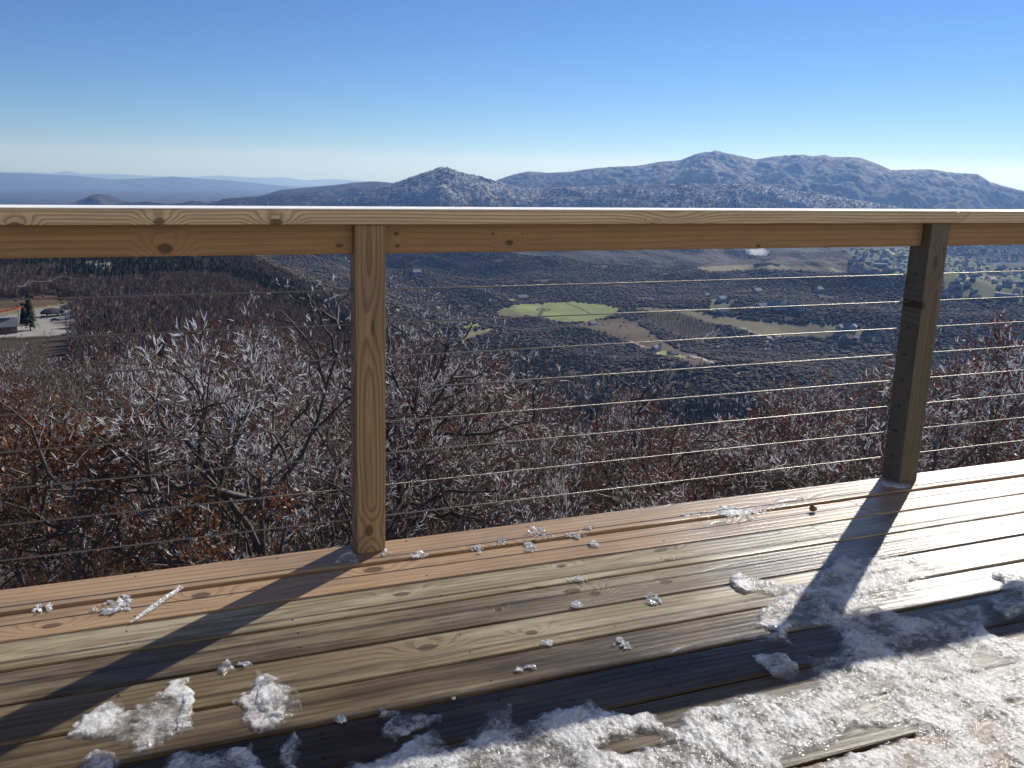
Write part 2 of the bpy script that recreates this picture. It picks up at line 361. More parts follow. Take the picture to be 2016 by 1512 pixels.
bp = steel.n('Bump', {'Height': st, 'Strength': 0.6, 'Distance': 0.0006})
nz = steel.noise(steel.vec(steel.math('MULTIPLY', sp.outputs[0], 30.0), 0, 0), 1, 4, 0.7)
pb = steel.n('BsdfPrincipled', {'Base Color': steel.mix(nz, (0.16, 0.145, 0.125), (0.38, 0.36, 0.33)), 'Metallic': 0.9, 'Roughness': 0.30, 'Normal': bp})
steel = steel.finish(pb)
for k in range(8):
    z = 0.8231 - k * 0.1033; g = Geo(); n = 60; s = random.uniform(0, 9)
    pts = [(x, float(perlin(x * .4 + s, k)) * .0006, float(perlin(x * .5 + s, k + 5.)) * .0016) for x in np.linspace(-6, 9, n)]
    g.tube(pts, 0.0024, 8)
    o = g.obj('cable', steel, rail, smooth=True); o.location = (0, D0 + W / 2, z)
    # black ferrule holes on the posts
hole = plain('cable_hole', (0.02, 0.02, 0.02), 0.5)
for p in [o for o in rail.children if o.name.startswith('post')]:
    i = [o for o in rail.children if o.name.startswith('post')].index(p); g = Geo()
    for k in range(8):
        z = 0.8231 - k * 0.1033
        for xx, dx in ((px_[i] - .0006, 1), (px_[i] + W + .0006, -1)): g.tube([(xx, D0 + W / 2, z), (xx + dx * .004, D0 + W / 2, z)], .0055, 10)
    h_ = g.obj('cable_holes', hole, rail); h_['kind'] = 'stuff'

# ------------------------------------------------------------------ terrain
def prof(pts, D, az):
    """ridge crest height above the deck at each azimuth from a traced skyline at distance D"""
    A = [azel(*p) for p in pts]; a = np.array([q[0] for q in A]); e = np.array([q[1] for q in A])
    D = np.interp(az, a, np.full(len(a), D)) if np.isscalar(D) else np.interp(az, a, D)
    return CAM[2] + D * np.tan(np.radians(np.interp(az, a, e))), D
az_in = np.linspace(-14.5, 57, 860)
azs = np.concatenate([np.linspace(-100, -15, 50), az_in, np.linspace(57.6, 120, 40)])
rs = np.concatenate([np.geomspace(1.5, 300, 80, endpoint=False), np.linspace(300, 700, 90, endpoint=False),
                     np.linspace(700, 3500, 340, endpoint=False), np.linspace(3500, 11200, 330, endpoint=False), np.geomspace(11200, 62000, 130)])
AZ, RR = np.meshgrid(azs, rs, indexing='ij')
ar = np.radians(AZ); X = RR * np.sin(ar); Y = RR * np.cos(ar)
base = np.interp(RR, [1, 6, 30, 100, 250, 500, 900, 1300, 2000, 3000, 4500, 6000, 8000, 12000, 20000, 45000, 62000],
                 [-8, -8.5, -19, -48, -112, -190, -262, -297, -338, -375, -400, -425, -480, -580, -800, -1050, -1250])
bench = np.interp(RR, [1, 6, 30, 100, 250, 450, 520, 800, 1100, 1500, 2200, 3500, 8000, 62000],
                  [-8, -8.5, -18, -36, -60, -75.5, -84, -95, -107, -170, -300, -385, -480, -1250])
_wa = np.linspace(-100, 120, 2201); _wv = np.interp(_wa, [-100, 2, 4, 6, 8.6, 12, 16, 22, 120], [1, 1, .95, .87, .73, .5, .2, 0, 0]); _wv = np.convolve(np.pad(_wv, 20, 'edge'), np.ones(41) / 41, 'valid'); wb = np.interp(AZ, _wa, _wv)
Z = wb * bench + (1 - wb) * base
am = sstep(900, 2500, RR) * (1 - 0.72 * sstep(4300, 6500, RR))
RG = ridged(X / 1300 + .3 * fbm(X / 900, Y / 900, 2, 12), Y / 1300, 4, 2)
Z = Z + am * (115 * (RG - .1) + 26 * fbm(X / 420, Y / 420, 4, 5))
Z = Z + sstep(150, 500, RR) * (1 - am) * (9 * fbm(X / 260, Y / 260, 4, 9))
# pasture hill and the humps beyond it
def dome(px, py, r, sx, sy, h):
    a = math.radians(azel(px, py)[0]); cx_, cy_ = r * math.sin(a), r * math.cos(a)
    u = (X - cx_) * math.cos(a) - (Y - cy_) * math.sin(a); v = (X - cx_) * math.sin(a) + (Y - cy_) * math.cos(a)
    return h * np.exp(-(u / sx) ** 2 - (v / sy) ** 2)
Z = Z + dome(1100, 600, 2050, 260, 200, 34) + dome(1620, 640, 1750, 330, 150, 22) + dome(1330, 640, 1700, 160, 160, 18)
Z = Z + dome(880, 540, 3300, 330, 260, 75) + dome(1120, 530, 3500, 360, 260, 70) + dome(1350, 520, 4200, 600, 260, 50) + dome(660, 560, 2700, 260, 200, 40)
for q_ in ((820, 575, 2500, 300, 170, 62), (1010, 548, 3100, 420, 200, 85), (1260, 548, 3300, 380, 220, 80), (1500, 560, 2700, 420, 150, 48), (1700, 610, 2150, 260, 130, 40), (1930, 622, 2100, 420, 150, 62), (1130, 505, 4300, 600, 260, 110), (860, 515, 4000, 420, 260, 95),
           (1430, 735, 1180, 170, 90, 30), (1560, 715, 1330, 150, 80, 24), (980, 672, 1420, 150, 110, 26), (1210, 668, 1500, 130, 90, 18)):
    Z = Z + dome(*q_)
RID = [
 ([(-700, 350), (0, 337), (60, 337.5), (100, 340), (130, 335), (160, 341), (220, 341), (300, 345), (360, 347), (440, 344.5), (500, 349), (560, 348), (600, 354), (650, 351), (700, 354), (780, 358), (900, 362), (1500, 375), (2600, 400)], 54000, .10, 3),
 ([(-700, 352), (0, 340), (60, 342), (140, 345), (220, 353), (300, 350), (340, 347), (400, 352), (450, 355), (520, 362), (560, 366), (620, 374), (700, 390), (900, 420)], 28000, .10, 6),
 ([(-400, 420), (0, 408), (60, 406), (100, 408), (130, 404), (160, 392), (180, 384), (195, 381), (215, 384), (240, 394), (300, 408), (400, 425)], 8200, .3, 2),
 ([(150, 425), (230, 402), (285, 398), (340, 403), (380, 396), (410, 400), (450, 391), (500, 388), (551, 384), (600, 381), (660, 388), (750, 400)], 7000, .22, 3),
 ([(430, 410), (480, 394), (551, 374), (600, 369), (650, 365), (700, 359), (735, 357), (770, 360), (850, 378), (900, 395)], 8800, .3, 3),
 ([(560, 420), (670, 390), (720, 376), (760, 366), (800, 353), (835, 341), (856, 333), (868, 329), (885, 331), (900, 338), (930, 344), (975, 356), (1010, 366), (1040, 370), (1066, 372), (1100, 367), (1160, 368), (1220, 364), (1300, 363), (1350, 361), (1420, 363), (1500, 362), (1540, 372), (1600, 380), (1700, 396), (1850, 420)], 6300, .34, 6),
 ([(700, 430), (800, 408), (900, 384), (975, 356), (1010, 343), (1040, 337), (1080, 340), (1120, 338), (1160, 332), (1200, 328), (1250, 327), (1300, 318), (1340, 315), (1370, 303), (1410, 297), (1440, 303), (1490, 313), (1520, 308), (1580, 304), (1600, 307), (1625, 304), (1640, 309), (1670, 308), (1695, 310), (1720, 319), (1755, 334), (1830, 333), (1880, 340), (1925, 342), (1950, 358), (2000, 372), (2050, 380), (2200, 390), (2600, 400)], 10000, .30, 10),
]
frost = np.zeros_like(Z)
for k, (pts, D, sl, nz_) in enumerate(RID):
    c, Dk = prof(pts, D, AZ)
    a1 = D / 9; u = RR - Dk
    spur = ridged(X / a1, Y / a1, 4, 20 + k) * 0.5 + 0.5
    front = np.clip(-u, 0, None); back = np.clip(u, 0, None)
    hgt = (c - (-390))
    fall = sl * front * (1.55 - 1.05 * spur) + sl * 1.6 * back
    h = c - fall + nz_ * fbm(X / (D / 160), Y / (D / 160), 3, 31 + k) * np.clip(np.abs(u) / (D * .01), .25, 3)
    if 5000 < D < 11000: h = h + np.clip(front / (D * .03), 0, 1) * (D / 10000) * (62 * ridged(X / 700, Y / 700, 6, 60 + k) + 26 * fbm(X / 170, Y / 170, 3, 64 + k))
    Z = np.maximum(Z, h)
    if k >= 5: frost = np.maximum(frost, (h >= Z - 1) * sstep((-290 if k == 5 else -150), (-120 if k == 5 else 40), h))
    else: frost = np.where(h >= Z - 1e-6, 0, frost)
dist_rock = sstep(250, 900, RR)
Z = Z + sstep(2300, 2600, RR) * (RR < 5200) * (2.6 * fbm(X / 24, Y / 24, 2, 51) + 3.2 * fbm(X / 75, Y / 75, 3, 53))
Z = Z + sstep(4300, 5200, RR) * (RR < 12500) * (4.0 * fbm(X / 42, Y / 42, 3, 55) + 3 * fbm(X / 130, Y / 130, 2, 58))
def terrain_z(az, r):
    i = np.interp(az, azs, np.arange(len(azs))); j = np.interp(r, rs, np.arange(len(rs)))
    i0 = np.clip(np.floor(i).astype(int), 0, len(azs) - 2); j0 = np.clip(np.floor(j).astype(int), 0, len(rs) - 2); a = i - i0; b = j - j0
    return (Z[i0, j0] * (1 - a) * (1 - b) + Z[i0 + 1, j0] * a * (1 - b) + Z[i0, j0 + 1] * (1 - a) * b + Z[i0 + 1, j0 + 1] * a * b)
def hit(px, py, rmin=100, rmax=9000):
    """the point of the terrain along the line of sight of a place seen in the photograph"""
    a, e = azel(px, py); r = rs[(rs >= rmin) & (rs <= rmax)]
    z = terrain_z(np.full(len(r), a), r); el = np.degrees(np.arctan2(z - CAM[2], r)); k = np.argmax(el >= e)
    if el[k] < e: k = int(np.argmax(el))
    rr = r[k]
    if k > 0 and el[k] > e:
        t = (e - el[k - 1]) / (el[k] - el[k - 1] + 1e-9); rr = r[k - 1] + t * (r[k] - r[k - 1])
    q = math.radians(a); return np.array([rr * math.sin(q), rr * math.cos(q), float(terrain_z(a, rr))]), rr
# --- land cover
PX, PY, DD = proj(np.stack([X, Y, Z], -1))
CLS = np.zeros(X.shape, np.int8)         # 0 wood 1 pasture 2 dry field 3 road 4 snow 5 lot asphalt 6 scrub 7 town grass
wx = PX + 5 * fbm(X / 60, Y / 60, 3, 70); wy = PY + 2.2 * fbm(X / 60, Y / 60, 3, 71)
def area(P, c, r0=600, r1=7000):
    m = inpoly(wx, wy, P) & (RR > r0) & (RR < r1) & (DD > 0) & (AZ > -14) & (AZ < 57); CLS[m] = c
def line(P, c, w_, r0=600, r1=7000):
    m = (segdist(PX, PY * 1.6, [(a, b * 1.6) for a, b in P], False) < w_) & (RR > r0) & (RR < r1) & (DD > 0) & (AZ > -14) & (AZ < 57); CLS[m] = c
area([(1240, 604), (1350, 606), (1420, 622), (1500, 632), (1640, 636), (1760, 655), (1735, 664), (1600, 660), (1520, 664), (1440, 640), (1330, 622)], 2, 1000)
area([(1120, 640), (1230, 622), (1340, 690), (1420, 712), (1370, 720), (1260, 680), (1180, 652)], 6, 1000)
area([(1260, 616), (1330, 612), (1410, 640), (1420, 666), (1360, 670), (1290, 640)], 6, 1000)
area([(980, 612), (1010, 600), (1060, 597), (1120, 593), (1180, 596), (1225, 606), (1210, 618), (1160, 633), (1110, 635), (1060, 622), (985, 624)], 1, 1000)
area([(980, 612), (1000, 608), (1030, 618), (1030, 624), (985, 624)], 2, 1000)
area([(910, 640), (945, 636), (948, 642), (915, 648)], 1, 1000)
area([(910, 655), (970, 645), (975, 650), (940, 662), (915, 668)], 2, 1000)
area([(1290, 686), (1345, 700), (1350, 706), (1300, 700)], 1, 1000)
area([(422, 522), (470, 512), (550, 511), (545, 519), (490, 526), (440, 530)], 2, 1500)
area([(595, 578), (688, 576), (684, 600), (650, 602), (600, 590)], 1, 1500)
area([(740, 505), (790, 507), (770, 512)], 2, 1500)
area([(1000, 590), (1030, 585), (1036, 590), (1010, 594)], 1, 1500)
area([(1400, 590), (1425, 582), (1440, 600), (1425, 618), (1395, 612)], 7, 1500)
area([(1465, 492), (1500, 490), (1522, 497), (1510, 503), (1470, 501)], 4, 1500)
area([(1370, 528), (1430, 522), (1560, 522), (1640, 528), (1670, 538), (1600, 532), (1480, 530), (1400, 536)], 2, 1500)
area([(1660, 492), (1790, 488), (1790, 540), (1745, 540), (1700, 520)], 7, 1500)
area([(1408, 680), (1432, 674), (1430, 688), (1415, 690)], 4, 1000)
area([(1510, 664), (1545, 662), (1540, 684), (1515, 680)], 4, 1000)
area([(1860, 500), (1900, 508), (2016, 530), (2016, 595), (1930, 588), (1860, 578)], 7, 1500)
area([(1860, 562), (1880, 560), (1885, 575), (1860, 580)], 2, 1500)
line([(1360, 700), (1400, 712), (1455, 735)], 3, 2.2, 700)
line([(1240, 672), (1290, 692), (1300, 698)], 3, 2.0, 700)
line([(1385, 678), (1386, 665), (1400, 654), (1420, 650), (1450, 648)], 3, 2.0, 700)
line([(1500, 688), (1515, 684), (1520, 678), (1500, 662), (1460, 645)], 3, 1.8, 700)
line([(1642, 690), (1640, 675), (1655, 666), (1690, 663), (1725, 664)], 3, 2.4, 700)
line([(1690, 664), (1740, 664), (1760, 665)], 3, 2.0, 700)
line([(1060, 622), (1070, 609)], 8, 3.4, 1000)
line([(1057, 609), (1065, 607), (1080, 608), (1084, 610), (1070, 612), (1058, 611), (1057, 609)], 8, 1.7, 1000)
line([(1115, 597), (1140, 606), (1162, 618)], 8, 1.5, 1000)
line([(1870, 570), (1890, 552), (1920, 545), (1960, 548)], 3, 2.2, 1500)
line([(1745, 490), (1760, 500), (1748, 512), (1750, 530), (1780, 540)], 3, 1.5, 1500)
# left bench: road, lot, banks
area([(-60, 588), (0, 590), (120, 578), (160, 590), (155, 602), (60, 612), (0, 622), (-60, 630)], 6, 200, 900)
area([(-60, 612), (0, 610), (80, 604), (150, 594), (160, 601), (60, 618), (0, 628), (-60, 640)], 2, 200, 900)
area([(-80, 640), (0, 624), (70, 608), (150, 601), (158, 606), (146, 618), (146, 640), (130, 656), (95, 662), (60, 662), (0, 665), (-80, 668)], 5, 200, 900)
line([(131, 614), (140, 618), (146, 628), (145, 636)], 4, 2.6, 200, 900)
area([(136, 640), (150, 636), (158, 650), (148, 660), (134, 658)], 4, 200, 900)
area([(118, 506), (165, 510), (160, 518), (125, 514)], 5, 600, 1600)
line([(165, 520), (185, 536), (205, 550), (225, 566)], 3, 4.0, 400, 1600)
# colours (albedo of the ground and the woods)
C = np.zeros(X.shape + (3,))
def cm(c): return np.array(c)[None, None, :]
n1 = fbm(X / 180, Y / 180, 5, 80)[..., None]; n2 = fbm(X / 900, Y / 900, 4, 84)[..., None]; n3 = fbm(X / 35, Y / 35, 3, 88)[..., None]
C[:] = cm((0.062, 0.048, 0.037)) * (1 + 0.5 * n1 + 0.5 * n3)
far = sstep(2300, 4300, RR)[..., None]
C = C * (1 - far) + far * cm((0.029, 0.025, 0.020)) * (1 + 0.8 * n1 + 1.3 * n3) * (0.75 + 0.85 * sstep(-.25, .45, RG)[..., None])  # far ridge tops lightened, standing in for haze and light on the folds
ev = sstep(0.12, 0.32, n2 + 0.6 * n1) * sstep(1100, 1600, RR)[..., None]
C = C * (1 - .75 * ev) + .75 * ev * cm((0.014, 0.020, 0.013))
fr = frost * np.clip(np.where(RR < 7600, .75, .5) + 1.6 * n1[..., 0] + 0.8 * n2[..., 0] + 2.2 * n3[..., 0], 0.02, 1)
rockm = (sstep(0.10, 0.2, fbm(X / 420, Y / 420, 4, 95)) * sstep(7800, 8300, RR))
fr = fr * (1 - .9 * rockm)
C = C * (1 - fr[..., None]) + fr[..., None] * np.where((RR < 7600)[..., None], cm((0.34, 0.34, 0.35)), cm((0.23, 0.23, 0.24)))
for c, col in ((1, (0.20, 0.235, 0.085)), (2, (0.185, 0.165, 0.095)), (3, (0.36, 0.33, 0.29)), (4, (0.42, 0.44, 0.47)), (5, (0.27, 0.255, 0.235)), (6, (0.095, 0.068, 0.042)), (7, (0.10, 0.12, 0.06)), (8, (0.06, 0.06, 0.035))):
    k = CLS == c; C[k] = np.array(col) * (1 + .22 * n1[k] + .2 * n3[k])
C = np.clip(C, 0.004, 0.9)
tm = M('land_cover'); at = tm.n('Attribute', attribute_name='Col'); ge = tm.n('NewGeometry')
nzf = tm.noise(ge.outputs['Position'], 0.12, 4, 0.7); nzc = tm.noise(ge.outputs['Position'], 0.018, 5, 0.7)
colr = tm.mix(1.0, at.outputs['Color'], tm.mix(nzf, (0.55, 0.55, 0.55), (1.45, 1.45, 1.45)), 'MULTIPLY')
vo = tm.n('TexVoronoi', {'Vector': ge.outputs['Position'], 'Scale': 0.09})
hb = tm.math('ADD', tm.math('MULTIPLY', nzc, 7.0), tm.math('MULTIPLY', vo.outputs['Distance'], -4.0))
bpn = tm.n('Bump', {'Height': hb, 'Strength': 0.8, 'Distance': 1.0})
far_f = tm.ramp(tm.n('VectorMath', {0: ge.outputs['Position']}, operation='LENGTH').outputs['Value'], 2000, 3500)
tm.set(bpn.inputs['Strength'], tm.math('MULTIPLY', far_f, 0.8))
tm = tm.finish(tm.n('BsdfPrincipled', {'Base Color': colr, 'Roughness': 0.9, 'Specular IOR Level': 0.1, 'Normal': bpn}))
sm = M('smooth_land'); at = sm.n('Attribute', attribute_name='Col'); ge = sm.n('NewGeometry')
nzf = sm.noise(ge.outputs['Position'], 0.05, 5, 0.7)
colr = sm.mix(1.0, at.outputs['Color'], sm.mix(nzf, (0.75, 0.75, 0.75), (1.25, 1.25, 1.25)), 'MULTIPLY')
sm = sm.finish(sm.n('BsdfPrincipled', {'Base Color': colr, 'Roughness': 0.9, 'Specular IOR Level': 0.1}))
ni, nj = X.shape
idx = np.arange(ni * nj).reshape(ni, nj)
quads = np.stack([idx[:-1, :-1], idx[1:, :-1], idx[1:, 1:], idx[:-1, 1:]], -1).reshape(-1, 4)[:, ::-1]
fc = CLS[:-1, :-1].ravel(); P3 = np.stack([X, Y, Z], -1).reshape(-1, 3); C4 = np.concatenate([C.reshape(-1, 3), np.ones((ni * nj, 1))], 1)
Rq = RR[:-1, :-1].ravel(); Aq = AZ[:-1, :-1].ravel()
def land(name, mask, mat, label, kind='structure', smooth=True):
    q = quads[mask]
    if not len(q): return
    u, inv = np.unique(q, return_inverse=True)
    o = npmesh(name, P3[u], inv.reshape(q.shape), [mat], None, smooth)
    a = o.data.color_attributes.new('Col', 'FLOAT_COLOR', 'POINT'); a.data.foreach_set('color', C4[u].astype(np.float32).ravel())
    tag(o, label, kind=kind); return o
mtn = Rq > 5000
land('ground', (fc == 0) & ~mtn, tm, 'brown wooded ground falling from the deck into the valley')
land('mountains', mtn, tm, 'frosted mountain ridges and blue hills along the horizon')
land('pasture', ((fc == 1) | (fc == 8)) & ~mtn, sm, 'bright green hilltop pastures in the valley')
land('dry_field', (fc == 2) & ~mtn, sm, 'tan dry grass fields in the valley')
land('scrubland', (fc == 6) & ~mtn, sm, 'brown scrub banks and cleared slopes')
land('country_road', (fc == 3) & ~mtn, sm, 'pale gravel roads winding through the valley')
land('snow', (fc == 4) & ~mtn, sm, 'white snow patches on slopes and kerb')
land('parking_lot', (fc == 5) & ~mtn, sm, 'grey paved lot and road at left below the deck')
land('town_grass', (fc == 7) & ~mtn, sm, 'dull green grass around the town houses')

# haze
g = Geo(); g.box(-64000, 64000, -64000, 64000, -1700, 900)
hz = g.obj('haze', [], None); hm = bpy.data.materials.new('haze'); hm.use_nodes = True; t = hm.node_tree; t.nodes.clear()
o_ = t.nodes.new('ShaderNodeOutputMaterial'); pv = t.nodes.new('ShaderNodeVolumePrincipled')
pv.inputs['Color'].default_value = (0.25, 0.47, 1.0, 1); pv.inputs['Absorption Color'].default_value = (1, 1, 1, 1); pv.inputs['Density'].default_value = 4.6e-5; pv.inputs['Anisotropy'].default_value = 0.32
t.links.new(pv.outputs[0], o_.inputs['Volume']); hz.data.materials.append(hm); hz['kind'] = 'stuff'; hz['label'] = 'thin blue mountain haze over the valley'

# ------------------------------------------------------------------ unseen lodge wall, added so its pale siding and mirror-like panes light the railing
lodge = empty('lodge_fill_wall', (0, -0.8, 0)); tag(lodge, 'unseen lodge wall behind the deck, added as fill with pale boards and mirrored panes', 'wall')
side_m = plain('pale_siding', (0.80, 0.74, 0.62), 0.5, var=.03)
g = Geo(); g.box(-6, 9, -0.2, 0, -0.3, 0.35); g.box(-6, 9, -0.2, 0, 2.35, 3.4); g.obj('siding', side_m, lodge)
gm = M('mirrored_glass'); gm = gm.finish(gm.n('BsdfPrincipled', {'Base Color': (0.85, 0.83, 0.78), 'Metallic': 0.92, 'Roughness': 0.2}))  # made metallic to bounce more sun onto posts and rail
for i in range(10):
    x = -6 + i * 1.5
    g = Geo(); g.box(x, x + 0.09, -0.19, 0.03, 0.351, 2.349); g.obj('mullion', side_m, lodge)
    g = Geo(); g.box(x + .091, x + 1.499, -0.1, -0.09, 0.351, 2.349); g.obj('mirrored_pane', gm, lodge)

# ------------------------------------------------------------------ ice on the deck
def ice_mat(name, white, alpha_lo, alpha_hi, rough=0.22, sparkle=1.0, tint=(1, 1, 1), thin=None):
    m = M(name); ge = m.n('NewGeometry'); P = ge.outputs['Position']
    at = m.n('Attribute', attribute_name='thick').outputs['Fac']
    big = m.noise(P, 9, 5, 0.65); mid = m.noise(P, 45, 4, 0.7); fine = m.noise(P, 330, 2, 0.6)
    v1 = m.n('TexVoronoi', {'Vector': P, 'Scale': 120.0}); v2 = m.n('TexVoronoi', {'Vector': P, 'Scale': 310.0}); v3 = m.n('TexVoronoi', {'Vector': P, 'Scale': 38.0})
    h = m.math('ADD', m.math('MULTIPLY', v1.outputs['Distance'], 0.4), m.math('ADD', m.math('MULTIPLY', v2.outputs['Distance'], 0.4), m.math('ADD', m.math('MULTIPLY', mid, 0.5), m.math('MULTIPLY', v3.outputs['Distance'], 0.2))))
    bp = m.n('Bump', {'Height': h, 'Strength': 0.5 * sparkle, 'Distance': 0.004})
    cl = m.mix(m.ramp(m.math('ADD', m.math('MULTIPLY', mid, 0.5), m.math('MULTIPLY', big, 0.5)), 0.36, 0.62), [white[0] * .55, white[1] * .54, white[2] * .53], white)
    cl = m.mix(m.ramp(v2.outputs['Color'], 0.2, 0.9, 0.0, 0.45), cl, (0.95, 0.96, 0.97))
    p = m.n('BsdfPrincipled', {'Base Color': cl, 'Roughness': rough, 'Normal': bp, 'Specular IOR Level': 0.3, 'IOR': 1.31, 'Coat Weight': m.ramp(m.n('SeparateColor', {0: v2.outputs['Color']}).outputs[0], .55, .65, 0.0, 1.0), 'Coat Roughness': 0.12, 'Coat Normal': m.n('Bump', {'Height': v2.outputs['Distance'], 'Strength': 1.0, 'Distance': 0.006}),
                               'Subsurface Weight': 0.0})
    tl = m.n('BsdfTranslucent', {'Color': cl, 'Normal': bp})
    mx = m.n('MixShader', {0: 0.10, 1: p, 2: tl})
    tr = m.n('BsdfTransparent', {'Color': (0.97, 0.98, 1.0)})
    gl = m.n('BsdfGlossy', {'Color': (0.6, 0.6, 0.6), 'Roughness': 0.12, 'Normal': bp})
    tg = m.n('MixShader', {0: 0.04, 1: tr, 2: gl})
    a = m.math('ADD', m.math('MULTIPLY', at, 1.0), m.math('ADD', m.math('MULTIPLY', m.math('SUBTRACT', mid, 0.5), 1.3), m.math('MULTIPLY', m.math('SUBTRACT', fine, 0.5), 0.9)))
    a = m.math('ADD', a, m.math('MULTIPLY', m.math('SUBTRACT', big, 0.5), 3.0))
    al = m.ramp(a, 0.12, 1.15, alpha_lo, alpha_hi)
    return m.finish(m.n('MixShader', {0: al, 1: tg, 2: mx}))
ice_w = ice_mat('crusty_ice', (0.60, 0.61, 0.62), 0.14, 0.97, rough=.38)
ice_t = ice_mat('clear_slush', (0.85, 0.85, 0.84), 0.05, 0.72, rough=0.16)
def ice_patch(name, polys, label, T=0.016, res=0.005, mat=None, holes=(), fr=12.0, edge=0.03, rag=0.02, seed=1, thinedge=0.0, group=None, cat='ice', px=True, steep=1.0):
    G = [[tuple(gp(*p)[:2]) for p in P] if px else P for P in polys]; H = [[tuple(gp(*p)[:2]) for p in P] for P in holes]
    allp = np.array([p for P in G for p in P]); x0, y0 = allp.min(0) - .03; x1, y1 = allp.max(0) + .03
    xs = np.arange(x0, x1, res); ys = np.arange(y0, y1, res); x, y_ = np.meshgrid(xs, ys, indexing='ij')
    s = np.full(x.shape, -1e9)
    for P in G:
        d = segdist(x, y_, P); s = np.maximum(s, np.where(inpoly(x, y_, P), d, -d))
    for P in H:
        d = segdist(x, y_, P); s = np.minimum(s, np.where(inpoly(x, y_, P), -d, d))
    s = s + rag * (fbm(x * 9, y_ * 9, 4, seed) + 0.7 * fbm(x * 40, y_ * 40, 3, seed + 5))
    core = sstep(0, edge, s)
    lump = 0.50 + 0.75 * fbm(x * fr * .6, y_ * fr * .6, 3, seed + 8) + 0.16 * ridged(x * fr * 2.2, y_ * fr * 3.3, 3, seed + 3) + 0.14 * perlin(x * 95, y_ * 95, seed) + 0.07 * perlin(x * 190, y_ * 190, seed + 2)
    h = T * core ** .7 * np.clip(lump, .06, 2)
    z = 0.0012 + h
    keep = (s > 0)
    th = np.clip(core * (0.25 + 0.75 * np.clip(lump, 0, 1.3)) - thinedge * (1 - sstep(0, edge * 3, s)), 0, 1)
    n0, n1_ = x.shape; idm = np.arange(n0 * n1_).reshape(n0, n1_)
    kq = keep[:-1, :-1] & keep[1:, :-1] & keep[1:, 1:] & keep[:-1, 1:]
    q = np.stack([idm[:-1, :-1], idm[1:, :-1], idm[1:, 1:], idm[:-1, 1:]], -1)[kq]
    u, inv = np.unique(q, return_inverse=True)
    jx = x + 0.3 * res * perlin(x * 300, y_ * 300, 3); jy = y_ + 0.3 * res * perlin(x * 300, y_ * 300, 7)
    V = np.stack([jx, jy, z], -1).reshape(-1, 3)[u]
    o = npmesh(name, V, inv.reshape(q.shape), [mat or ice_w], None, True)
    a = o.data.attributes.new('thick', 'FLOAT', 'POINT'); a.data.foreach_set('value', th.reshape(-1)[u].astype(np.float32))
    tag(o, label, cat, group); return o
MAIN = [(560, 1660), (640, 1560), (690, 1500), (731, 1500), (783, 1473), (825, 1452), (849, 1438), (874, 1459), (885, 1475), (908, 1463), (943, 1431), (957, 1400), (985, 1397), (1005, 1388), (1018, 1422),
 (1033, 1425), (1061, 1407), (1110, 1390), (1137, 1386), (1165, 1372), (1179, 1393), (1242, 1407), (1273, 1397), (1304, 1421), (1335, 1407), (1360, 1393), (1400, 1386), (1442, 1368), (1513, 1363),
 (1595, 1356), (1602, 1321), (1577, 1289), (1548, 1268), (1499, 1264), (1424, 1264), (1442, 1248), (1488, 1253), (1513, 1243), (1477, 1236), (1495, 1200), (1527, 1179), (1541, 1154), (1598, 1147), (1630, 1111),
 (1655, 1090), (1726, 1094), (1797, 1097), (1868, 1122), (1833, 1133), (1797, 1150), (1811, 1175), (1747, 1186), (1744, 1204), (1797, 1211), (1882, 1197), (1936, 1190), (1943, 1225), (1960, 1253), (2016, 1257), (2300, 1240), (2500, 1500), (2100, 1800), (900, 1800)]
HOLES = [[(1556, 1250), (1580, 1240), (1620, 1240), (1648, 1260), (1640, 1290), (1605, 1295), (1570, 1280)],
 [(1179, 1477), (1215, 1458), (1260, 1445), (1300, 1450), (1290, 1465), (1235, 1483)], [(1305, 1411), (1335, 1413), (1333, 1435), (1308, 1432)],
 [(1560, 1498), (1640, 1466), (1690, 1440), (1740, 1432), (1800, 1432), (1790, 1450), (1700, 1477), (1600, 1512), (1540, 1512)], [(1985, 1385), (2030, 1372), (2100, 1360), (2060, 1385), (1990, 1394)],
 [(1460, 1290), (1500, 1296), (1545, 1300), (1580, 1330), (1530, 1350), (1440, 1340), (1400, 1315), (1420, 1296)]]
ice_patch('ice_sheet', [MAIN], 'large crusty sheet of melting ice spreading over the near boards at bottom right', T=0.013, res=0.0034, holes=HOLES, edge=0.022, rag=0.020, seed=2)
ice_patch('ice_slab', [[(1499, 1168), (1470, 1172), (1440, 1163), (1431, 1152), (1438, 1138), (1449, 1129), (1499, 1140), (1541, 1152), (1545, 1160), (1525, 1175)]], 'pointed slab of white ice left of the big sheet, beside the right post shadow', T=0.012, res=0.003, seed=11, edge=0.015)
ice_patch('ice_lump', [[(1946, 1129), (1980, 1125), (2016, 1128), (2090, 1130), (2090, 1200), (2016, 1210), (1985, 1222), (1950, 1200), (1940, 1180), (1970, 1165), (1965, 1145)]], 'broken lumps of ice at the right edge of the photograph', T=0.02, res=0.004, seed=13, edge=0.015)
ice_patch('ice_crust', [[(1475, 1292), (1540, 1290), (1580, 1318), (1560, 1345), (1530, 1335), (1490, 1310)]], 'small crust of ice in the dark shade left of the big sheet', T=0.012, res=0.003, seed=14, edge=0.012)
ice_patch('ice_patch', [[(134, 1452), (158, 1418), (192, 1392), (226, 1381), (245, 1400), (300, 1368), (321, 1347), (328, 1332), (374, 1335), (389, 1362), (377, 1392), (374, 1437), (340, 1456), (306, 1475), (279, 1494), (264, 1467), (208, 1460), (170, 1456)]],
          'thin patch of slush and white ice at bottom left beside the long post shadow', T=0.009, res=0.003, mat=ice_t, seed=21, edge=0.02, rag=.03)
